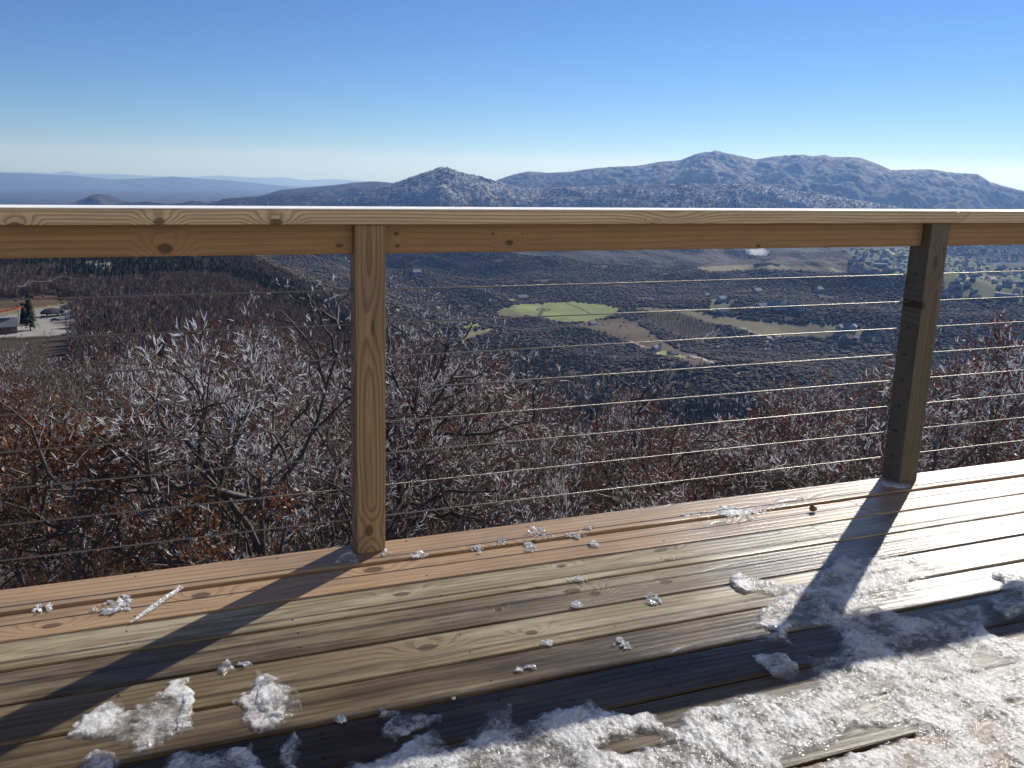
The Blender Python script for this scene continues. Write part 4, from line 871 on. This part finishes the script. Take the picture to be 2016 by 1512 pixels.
def scatter(name, r0, r1, n, pw, kinds, label, azr=(-16, 58), s0=.7, s1=1.25, cls=(0,), thin=0.0, evb=0.0, frosty=False, drop=None):
    g = np.random.default_rng(len(name) * 7 + n); u = g.random(n); r = (r0 ** pw + u * (r1 ** pw - r0 ** pw)) ** (1 / pw); az = g.uniform(*azr, n)
    i = np.clip(np.searchsorted(azs, az), 0, len(azs) - 1); j = np.clip(np.searchsorted(rs, r), 0, len(rs) - 1); c = CLS[i, j]; k = np.isin(c, cls)
    az, r, i, j = az[k], r[k], i[k], j[k]; a = np.radians(az); x, y_ = r * np.sin(a), r * np.cos(a); z = terrain_z(az, r)
    if drop is not None: q = ~drop(az, r); az, r, i, j, a, x, y_, z = [v_[q] for v_ in (az, r, i, j, a, x, y_, z)]
    if thin: q = fbm(x / 90, y_ / 90, 3, 77) > -thin; x, y_, z, i, j, r = x[q], y_[q], z[q], i[q], j[q], r[q]
    e = fbm(x / 900, y_ / 900, 4, 84) + .6 * fbm(x / 180, y_ / 180, 5, 80); kd = np.where(g.random(len(x)) < .55, kinds[0], kinds[1])
    kd = np.where(g.random(len(x)) < sstep(.10 - evb, .34 - evb, e) * .85 + .012, kinds[2], kd)
    if not frosty and r0 > 900: rg_ = RG[i, j] + g.normal(0, .18, len(x)); kd = np.where(kd == kinds[2], kd, np.where(rg_ > .12, kinds[1], kinds[0])); kd = np.where((rg_ < -.45) & (g.random(len(x)) < .6), kinds[2], kd)  # lighter crowns on ridge tops, darker in folds, imitate light on the relief
    if frosty: kd = np.where(g.random(len(x)) < frost[i, j] * np.clip(1.02 - 1.3 * sstep(.05, .3, fbm(x / 260, y_ / 260, 4, 95)), 0, 1), 6, kd)
    me = bpy.data.meshes.new(name); me.vertices.add(len(x)); me.vertices.foreach_set('co', np.stack([x, y_, z - .3], 1).astype(np.float32).ravel())
    at = me.attributes.new('kind_no', 'INT', 'POINT'); at.data.foreach_set('value', kd.astype(np.int32)); at = me.attributes.new('size', 'FLOAT', 'POINT'); at.data.foreach_set('value', (g.uniform(s0, s1, len(x)) * np.where(kd == kinds[2], .9, 1)).astype(np.float32))
    at = me.attributes.new('turn', 'FLOAT_VECTOR', 'POINT'); rv = np.zeros((len(x), 3), np.float32); rv[:, 2] = g.uniform(0, 6.28, len(x)); at.data.foreach_set('vector', rv.ravel())
    o = link(name, me); o['kind'] = 'stuff'; o['label'] = label
    ng = bpy.data.node_groups.new(name, 'GeometryNodeTree'); ng.interface.new_socket('Geometry', in_out='INPUT', socket_type='NodeSocketGeometry'); ng.interface.new_socket('Geometry', in_out='OUTPUT', socket_type='NodeSocketGeometry')
    N = ng.nodes.new; gi = N('NodeGroupInput'); go = N('NodeGroupOutput'); mp = N('GeometryNodeMeshToPoints'); ip = N('GeometryNodeInstanceOnPoints'); ci = N('GeometryNodeCollectionInfo')
    ci.inputs['Collection'].default_value = pc; ci.inputs['Separate Children'].default_value = True; ci.inputs['Reset Children'].default_value = True; ip.inputs['Pick Instance'].default_value = True
    def na(nm, t):
        q = N('GeometryNodeInputNamedAttribute'); q.data_type = t; q.inputs[0].default_value = nm; return q.outputs[0]
    L = ng.links.new; L(gi.outputs[0], mp.inputs[0]); L(mp.outputs[0], ip.inputs['Points']); L(ci.outputs[0], ip.inputs['Instance']); L(na('kind_no', 'INT'), ip.inputs['Instance Index']); L(na('size', 'FLOAT'), ip.inputs['Scale']); L(na('turn', 'FLOAT_VECTOR'), ip.inputs['Rotation']); L(ip.outputs[0], go.inputs[0])
    md = o.modifiers.new('forest', 'NODES'); md.node_group = ng; return o
scatter('hillside_woods', 62, 950, 42000, 1.7, (0, 1, 2), 'brown leafless woods covering the hillside below the deck', s0=.6, s1=1.15, evb=-.16, drop=lambda az, r: (az < -7.6) & (r > 190) & (r < 520))
scatter('valley_woods', 950, 2500, 120000, 1.5, (3, 4, 5), 'dark leafless woods with evergreens across the valley', s0=.45, s1=.85, evb=-.06, cls=(0, 0, 4), thin=.42)
scatter('mountain_woods', 4700, 7600, 80000, 1.3, (3, 4, 5), 'frosted and dark woods on the mountain flanks', s0=.9, s1=1.7, evb=.0, frosty=True)
scatter('town_trees', 2300, 5200, 26000, 1.2, (3, 4, 5), 'scattered trees between the town houses', s0=.6, s1=1.3, cls=(7,), evb=.1)
scatter('hedge_scrub', 500, 2600, 9000, 1.2, (3, 4, 5), 'scattered scrub trees on the cleared banks', s0=.2, s1=.5, cls=(6,), evb=.1)

# ------------------------------------------------------------------ farms, houses, town, lot
roofm = {k: plain('roof_' + k, c, 0.85, spec=.1, var=.1, scale=.5) for k, c in dict(grey=(.20, .20, .21), metal=(.25, .26, .27), brown=(.13, .09, .07), dark=(.06, .06, .065)).items()}
wallm = {k: plain('wall_' + k, c, 0.7, var=.08, scale=.5) for k, c in dict(white=(.36, .35, .34), cream=(.42, .37, .29), brown=(.20, .13, .09), grey=(.36, .36, .35)).items()}
winm = plain('dark_glass', (.03, .035, .04), .2)
def house(px, py, L, Wd, h, rz, rk, wk, label, group=None, rmin=100, cat='house', name='house', windows=False, rise=.42, lift=0.0):
    p, r = hit(px, py, rmin); t = empty(name, tuple(p + np.array([0, 0, lift])), rz); tag(t, label, cat, group)
    g = Geo(); a, b = L / 2, Wd / 2; rh = Wd * rise
    g.add([(-a, -b, -2.5), (a, -b, -2.5), (a, b, -2.5), (-a, b, -2.5), (-a, -b, h), (a, -b, h), (a, b, h), (-a, b, h), (-a, 0, h + rh), (a, 0, h + rh)],
          [(0, 1, 5, 4), (2, 3, 7, 6), (1, 2, 6, 9, 5), (3, 0, 4, 8, 7)]); g.obj('wall', wallm[wk], t)
    g = Geo(); o_ = .5; sl = rh / b
    for s in (-1, 1):
        g.add([(-a - o_, s * (b + o_), h - sl * o_ + .05), (a + o_, s * (b + o_), h - sl * o_ + .05), (a + o_, 0, h + rh + .05), (-a - o_, 0, h + rh + .05),
               (-a - o_, s * (b + o_), h - sl * o_ + .3), (a + o_, s * (b + o_), h - sl * o_ + .3), (a + o_, 0, h + rh + .3), (-a - o_, 0, h + rh + .3)],
              [(0, 1, 2, 3), (4, 7, 6, 5), (0, 4, 5, 1), (1, 5, 6, 2), (0, 3, 7, 4)])
    g.obj('roof', roofm[rk], t)
    if windows:
        for k in range(int(L / 3)):
            x = -a + 1.7 + k * 3.0; g = Geo(); g.box(x - .5, x + .5, -b - .06, -b - .01, h * .45, h * .8); g.obj('window', winm, t)
    return t, p, r
def snow_roof(t): pass
house(1290, 691, 13, 9, 6, .5, 'metal', 'grey', 'grey barn with pale metal roof beside the silo', rmin=700, cat='barn', name='barn', windows=True)
p, r = hit(1300, 690, 700); t = empty('silo', tuple(p)); tag(t, 'slim round silo standing right of the barn', 'silo')
g = Geo(); g.tube([(0, 0, -2), (0, 0, 12.0)], 1.9, 14, cap=True); g.obj('tower', wallm['grey'], t); g = Geo(); g.tube([(0, 0, 12.03), (0, 0, 12.8), (0, 0, 13.4)], [2.0, 1.4, .2], 14); g.obj('dome', roofm['metal'], t)
house(1327, 699, 15, 7, 3, .15, 'grey', 'brown', 'long low shed on the green patch right of the barn', rmin=700, cat='shed', name='shed')
house(1318, 697, 8, 5, 3, .15, 'dark', 'brown', 'small dark shed between the barn and the long low shed', rmin=700, cat='shed', name='shed')
house(1668, 671, 22, 16, 6, .4, 'dark', 'brown', 'dark roofed hilltop house inside the loop driveway', rmin=700, windows=True)
house(1711, 656, 20, 12, 6, -.2, 'dark', 'brown', 'dark gabled house near the right post above the loop driveway', rmin=700, windows=True)
house(1735, 657, 14, 9, 4, .1, 'dark', 'grey', 'low house just left of the right post beside the dark gabled house', rmin=700)
house(1028, 589, 24, 12, 5, .2, 'metal', 'white', 'white farmhouse on the lawn beyond the green pasture', rmin=1500, windows=True)
house(1422, 614, 26, 12, 4, .2, 'metal', 'white', 'white long shed below the farm clearing left of the valley houses', rmin=1500)
house(1420, 592, 18, 12, 5, .3, 'metal', 'grey', 'house with bright roof in the small green clearing above the long shed', rmin=1500)
house(1490, 576, 22, 14, 5, .3, 'metal', 'grey', 'lone pale house in dark woods, below the snow field', rmin=1500)
house(1390, 583, 12, 9, 4, .3, 'metal', 'white', 'tiny white house left of the small green clearing', rmin=1500)
house(1612, 573, 20, 12, 5, .3, 'metal', 'grey', 'pale house in woods left of the right post, top row', rmin=1500)
house(885, 640, 26, 9, 4, .3, 'grey', 'grey', 'grey roofed house right of the left post behind twigs', rmin=700)
house(1166, 640, 16, 10, 4, .4, 'grey', 'cream', 'house half hidden in woods below the green pasture', rmin=700)
house(820, 538, 22, 12, 4, .3, 'metal', 'white', 'small white house right of the left post high in the dark woods', rmin=1500)
for k, (px, py) in enumerate(((1500, 606), (1518, 604), (1532, 600), (1545, 604), (1560, 607), (1572, 610), (1535, 610), (1668, 646), (1655, 648), (1680, 648))):
    lab = ['leftmost house of the wooded hamlet left of the right post', 'second house of the wooded hamlet, just right of its leftmost', 'topmost house of the wooded hamlet, above the second cable', 'middle house of the wooded hamlet left of the right post',
           'fifth house of the wooded hamlet, right of its middle', 'rightmost house of the wooded hamlet row', 'lowest house of the wooded hamlet, under its middle', 'middle one of three pale houses above the loop driveway', 'left one of three pale houses above the loop driveway', 'right one of three pale houses above the loop driveway'][k]
    house(px, py, random.uniform(14, 26), 11, 5, random.uniform(0, 3), 'metal', random.choice(['white', 'grey']), lab, 'houses of the wooded hamlet', rmin=1500)
GT = 'houses of the valley town'
for k in range(115):
    if k < 52: px = random.uniform(1675, 1785); py = random.uniform(488, 540); lab = 'small town house on the green slope left of the right post'
    else: px = random.uniform(1862, 2040); py = random.choice([random.uniform(512, 532), random.uniform(534, 565), random.uniform(540, 590)]); lab = 'small town building in the valley right of the right post'
    L = random.uniform(9, 18) if random.random() < .88 else random.uniform(30, 42); rk = random.choice(['grey', 'metal', 'dark', 'metal', 'brown']); wk = random.choice(['white', 'white', 'cream', 'grey'])
    size = 'long town building' if L > 30 else 'small town house' if L < 13 else 'mid sized town house'; rkn = 'pale' if rk == 'metal' else rk
    row = ('upper' if py < 505 else 'middle' if py < 522 else 'lower') if k < 52 else ('upper' if py < 532 else 'middle' if py < 560 else 'lower')
    lab = f'{size}, {rkn} roof, {wk} walls, {row} row ' + ('left of right post' if k < 52 else 'right of right post')
    house(px, py, L, random.uniform(7, 11) if L < 30 else 15, random.uniform(4, 6), random.uniform(-.6, .6) + (1.57 if random.random() < .3 else 0), rk, wk, lab, GT, rmin=1500, rise=.42 if L < 30 else .12)
# left bench
house(140, 513, 46, 13, 4.5, -.15, 'metal', 'cream', 'long pale roofed lodge at far left just under the rail', rmin=500, windows=True, cat='lodge', name='lodge')
house(183, 530, 12, 8, 4, .5, 'grey', 'cream', 'small cream cabin beside the conifer, upper of the left row', rmin=400)
house(203, 537, 15, 9, 4.5, .7, 'grey', 'cream', 'cream cabin in the middle of the left row', rmin=400, windows=True)
house(214, 543, 11, 8, 4, .7, 'brown', 'cream', 'small cream cabin at the lower end of the left row', rmin=400)
house(330, 556, 22, 12, 3, .1, 'brown', 'brown', 'tan roofed house in the brown woods mid way to the left post', rmin=400)
house(495, 607, 11, 8, 4, .8, 'dark', 'grey', 'grey gabled house behind the rimed tree left of the left post', rmin=300)
house(6, 656, 11, 7, 3.5, .2, 'grey', 'brown', 'brown lodge with icy pale roof at the lower left edge of the lot', rmin=200, windows=True, cat='lodge', name='lodge')
pav = wallm['brown']
for px, py, sc__, lab in ((103, 622, 1.0, 'dark rounded entrance shelter in the middle of the lot'),):
    p, r = hit(px, py, 200, 900); t = empty('shelter', tuple(p), .2); tag(t, lab, 'shelter')
    g = Geo(); g.tube([(0, 0, 1.8), (0, 0, 2.6), (0, 0, 3.9), (0, 0, 4.6)], [6.2, 5.6, 3.4, .3], 10); g.obj('roof', roofm['dark'], t)
    for k in range(6): g = Geo(); a = k * 1.047; g.tube([(math.cos(a) * 5, math.sin(a) * 5, -1), (math.cos(a) * 5, math.sin(a) * 5, 1.9)], .2, 6); g.obj('post', pav, t)
def car(px, py, rz, col, label, r0=200):
    p, r = hit(px, py, r0, 900); t = empty('parked_car', tuple(p + np.array([0, 0, .05])), rz); tag(t, label, 'car', 'cars parked on the lot')
    m = plain('car_paint_' + label.split()[0], col, .25, .2, var=.02)
    P = [(-2.2, .45), (-2.15, .85), (-1.1, .98), (1.0, .98), (2.1, .82), (2.25, .45)]; g = Geo(); n = len(P)
    g.add([(x, -.88, z) for x, z in P] + [(x, .88, z) for x, z in P], [tuple(range(n)), tuple(range(n, 2 * n))[::-1]] + [(i, n + i, n + (i + 1) % n, (i + 1) % n) for i in range(n)]); g.obj('body', m, t)
    g = Geo(); g.add([(-1.5, -.8, .985), (1.1, -.8, .985), (1.1, .8, .985), (-1.5, .8, .985), (-1.0, -.62, 1.45), (.4, -.62, 1.45), (.4, .62, 1.45), (-1.0, .62, 1.45)], [(0, 1, 5, 4), (1, 2, 6, 5), (2, 3, 7, 6), (3, 0, 4, 7), (4, 5, 6, 7)]); g.obj('cabin', winm, t)
    for x in (-1.35, 1.4):
        for y_ in (-.9, .9): g = Geo(); g.tube([(x, y_ - .1, .33), (x, y_ + .1, .33)], .33, 12); g.obj('wheel', roofm['dark'], t)
car(125, 608, .1, (.5, .5, .52), 'silver car parked at the far side of the lot by the grass')
car(135, 608, .1, (.03, .02, .02), 'dark car parked right of the silver car by the grass')
car(148, 607, .3, (.03, .03, .04), 'black car at the right end of the lot entrance')
car(86, 627, .3, (.04, .05, .06), 'black car in front of the rounded shelter, left one')
car(108, 632, .2, (.05, .06, .06), 'grey car in front of the rounded shelter, right one')
car(2, 632, 1.2, (.05, .03, .03), 'dark car cut by the left edge of the photograph')
polem = plain('pole_wood', (.08, .065, .05), .8); wirem = plain('iced_wire', (.55, .55, .55), .4)
tops = []
for px, py, h, lab in ((37, 632, 9, 'utility pole at the left edge of the lot road'), (131, 655, 12, 'utility pole beside the snowy mound at the lot corner'), (124, 574, 12, 'utility pole in the brown woods above the lot'), (63, 582, 11, 'utility pole left of the woods pole above the lot'), (33, 590, 10, 'leftmost utility pole above the lot banks'), (203, 575, 12, 'utility pole right of the woods pole near the cabins')):
    p, r = hit(px, py, 200, 1100); t = empty('utility_pole', tuple(p)); tag(t, lab, 'utility pole', 'utility poles above the lot')
    g = Geo(); g.tube([(0, 0, -1), (0, 0, h)], [.2, .14], 6); g.obj('pole', polem, t); g = Geo(); g.box(-1.2, 1.2, -.08, .08, h - 1, h - .75); g.obj('crossarm', polem, t); tops.append((p, h))
def wire(a, b, off, label):
    P = []
    for i in range(13):
        t_ = i / 12; q = a[0] * (1 - t_) + b[0] * t_; z = (a[0][2] + a[1] - .7) * (1 - t_) + (b[0][2] + b[1] - .7) * t_ - 2.2 * math.sin(math.pi * t_); P.append((q[0] + off, q[1], z))
    g = Geo(); g.tube(P, .05, 4); tag(g.obj('power_line', wirem), label, 'power line', 'power lines above the lot')
for k, (i, j) in enumerate(((4, 3), (3, 2), (2, 5))):
    for of, w_ in ((-.9, 'left'), (.9, 'right')): wire(tops[i], tops[j], of, w_ + ' wire of the ' + ('left span', 'middle span', 'right span')[k] + ' of power line above the lot')
# orange barrier netting by the road
P = [hit(x, y_, 200, 900)[0] for x, y_ in ((-20, 619), (0, 616), (15, 613), (30, 610), (47, 606))]
t = empty('barrier_fence', tuple(P[0])); tag(t, 'orange barrier netting along the bank at the left edge', 'fence')
om = plain('orange_net', (.45, .10, .04), .7); g = Geo(); P0 = P[0]
for a, b in zip(P[:-1], P[1:]): a = a - P0; b = b - P0; g.add([(*a[:2], a[2] - .2), (*b[:2], b[2] - .2), (*b[:2], b[2] + 1.3), (*a[:2], a[2] + 1.3), (a[0], a[1] + .05, a[2] - .2), (b[0], b[1] + .05, b[2] - .2), (b[0], b[1] + .05, b[2] + 1.3), (a[0], a[1] + .05, a[2] + 1.3)], [(0, 1, 2, 3), (7, 6, 5, 4), (3, 2, 6, 7)])
g.obj('netting', om, t)
for p in P: g = Geo(); q = p - P0; g.tube([(q[0], q[1] - .1, q[2] - .5), (q[0], q[1] - .1, q[2] + 1.6)], .06, 5); g.obj('stake', polem, t)
def big_conifer(px, py, h, label, rr=(200, 1100), Rr=.24):
    p, r = hit(px, py, *rr); t = empty('conifer', tuple(p)); tag(t, label, 'tree', 'conifers above the lot')
    g = Geo(); g.tube([(0, 0, -1), (0, 0, h * .95)], [h * .02, .03], 6); g.obj('trunk', bark, t)
    q = np.random.default_rng(int(px)); V = []; T = []
    for i in range(900):
        u = q.random() ** .8; z = h * (.06 + .92 * u); R_m = h * Rr * (1 - u) ** .85 + .15; a = q.uniform(0, 6.28); r1 = R_m * q.uniform(.35, 1.05); k = len(V); s_ = .22 + .25 * (1 - u)
        c = np.array([math.cos(a), math.sin(a), 0]); tt = np.array([-math.sin(a), math.cos(a), 0]); V += [c * (r1 - s_ * 2) + [0, 0, z + .5], c * r1 + tt * s_ + [0, 0, z], c * (r1 + .3) + [0, 0, z - .35], c * r1 - tt * s_ + [0, 0, z]]; T += [(k, k + 1, k + 2), (k, k + 2, k + 3)]
    o = npmesh('crown', np.array(V), np.array(T), [d_ev], t); return t
big_conifer(60, 650, 17, 'dark conifer standing in front of the lot at left', Rr=.22)
big_conifer(47, 640, 9, 'small conifer left of the dark conifer at the lot')
big_conifer(168, 524, 16, 'dark conifer between the long lodge and the cabins', (400, 1100), .3)
big_conifer(366, 549, 14, 'lone conifer in the brown woods between rail and left post', (300, 1100))
big_conifer(210, 566, 13, 'conifer below the cream cabins, among dark trunks', (300, 1100))
# tree farm: rows of young conifers on the hill
pr = [o for o in pc.objects if o.name.startswith('f_wood')][0].data
n = 0; farm = [(1255, 618), (1330, 616), (1400, 638), (1418, 650), (1400, 668), (1345, 664), (1300, 644), (1275, 630)]
pts = [(x + (j % 2) * 3, y_) for j, y_ in enumerate(np.arange(616, 668, 3.4)) for x in np.arange(1250, 1425, 6.2)]
for x, y_ in pts:
    if not bool(inpoly(np.array([x]), np.array([y_]), farm)[0]) or n >= 290: continue
    p, r = hit(x + random.uniform(-1, 1), y_ + random.uniform(-.4, .4), 1000); o = bpy.data.objects.new('young_conifer', pr); COL.objects.link(o); s_ = random.uniform(.45, .8)
    o.location = (p[0], p[1], p[2] - .3); o.scale = (s_ * .8, s_ * .8, s_); o.rotation_euler = (0, 0, random.uniform(0, 6)); tag(o, 'small dark conifer planted in rows on the hill farm right of the green pasture', 'young conifer', 'young conifers of the tree farm'); n += 1
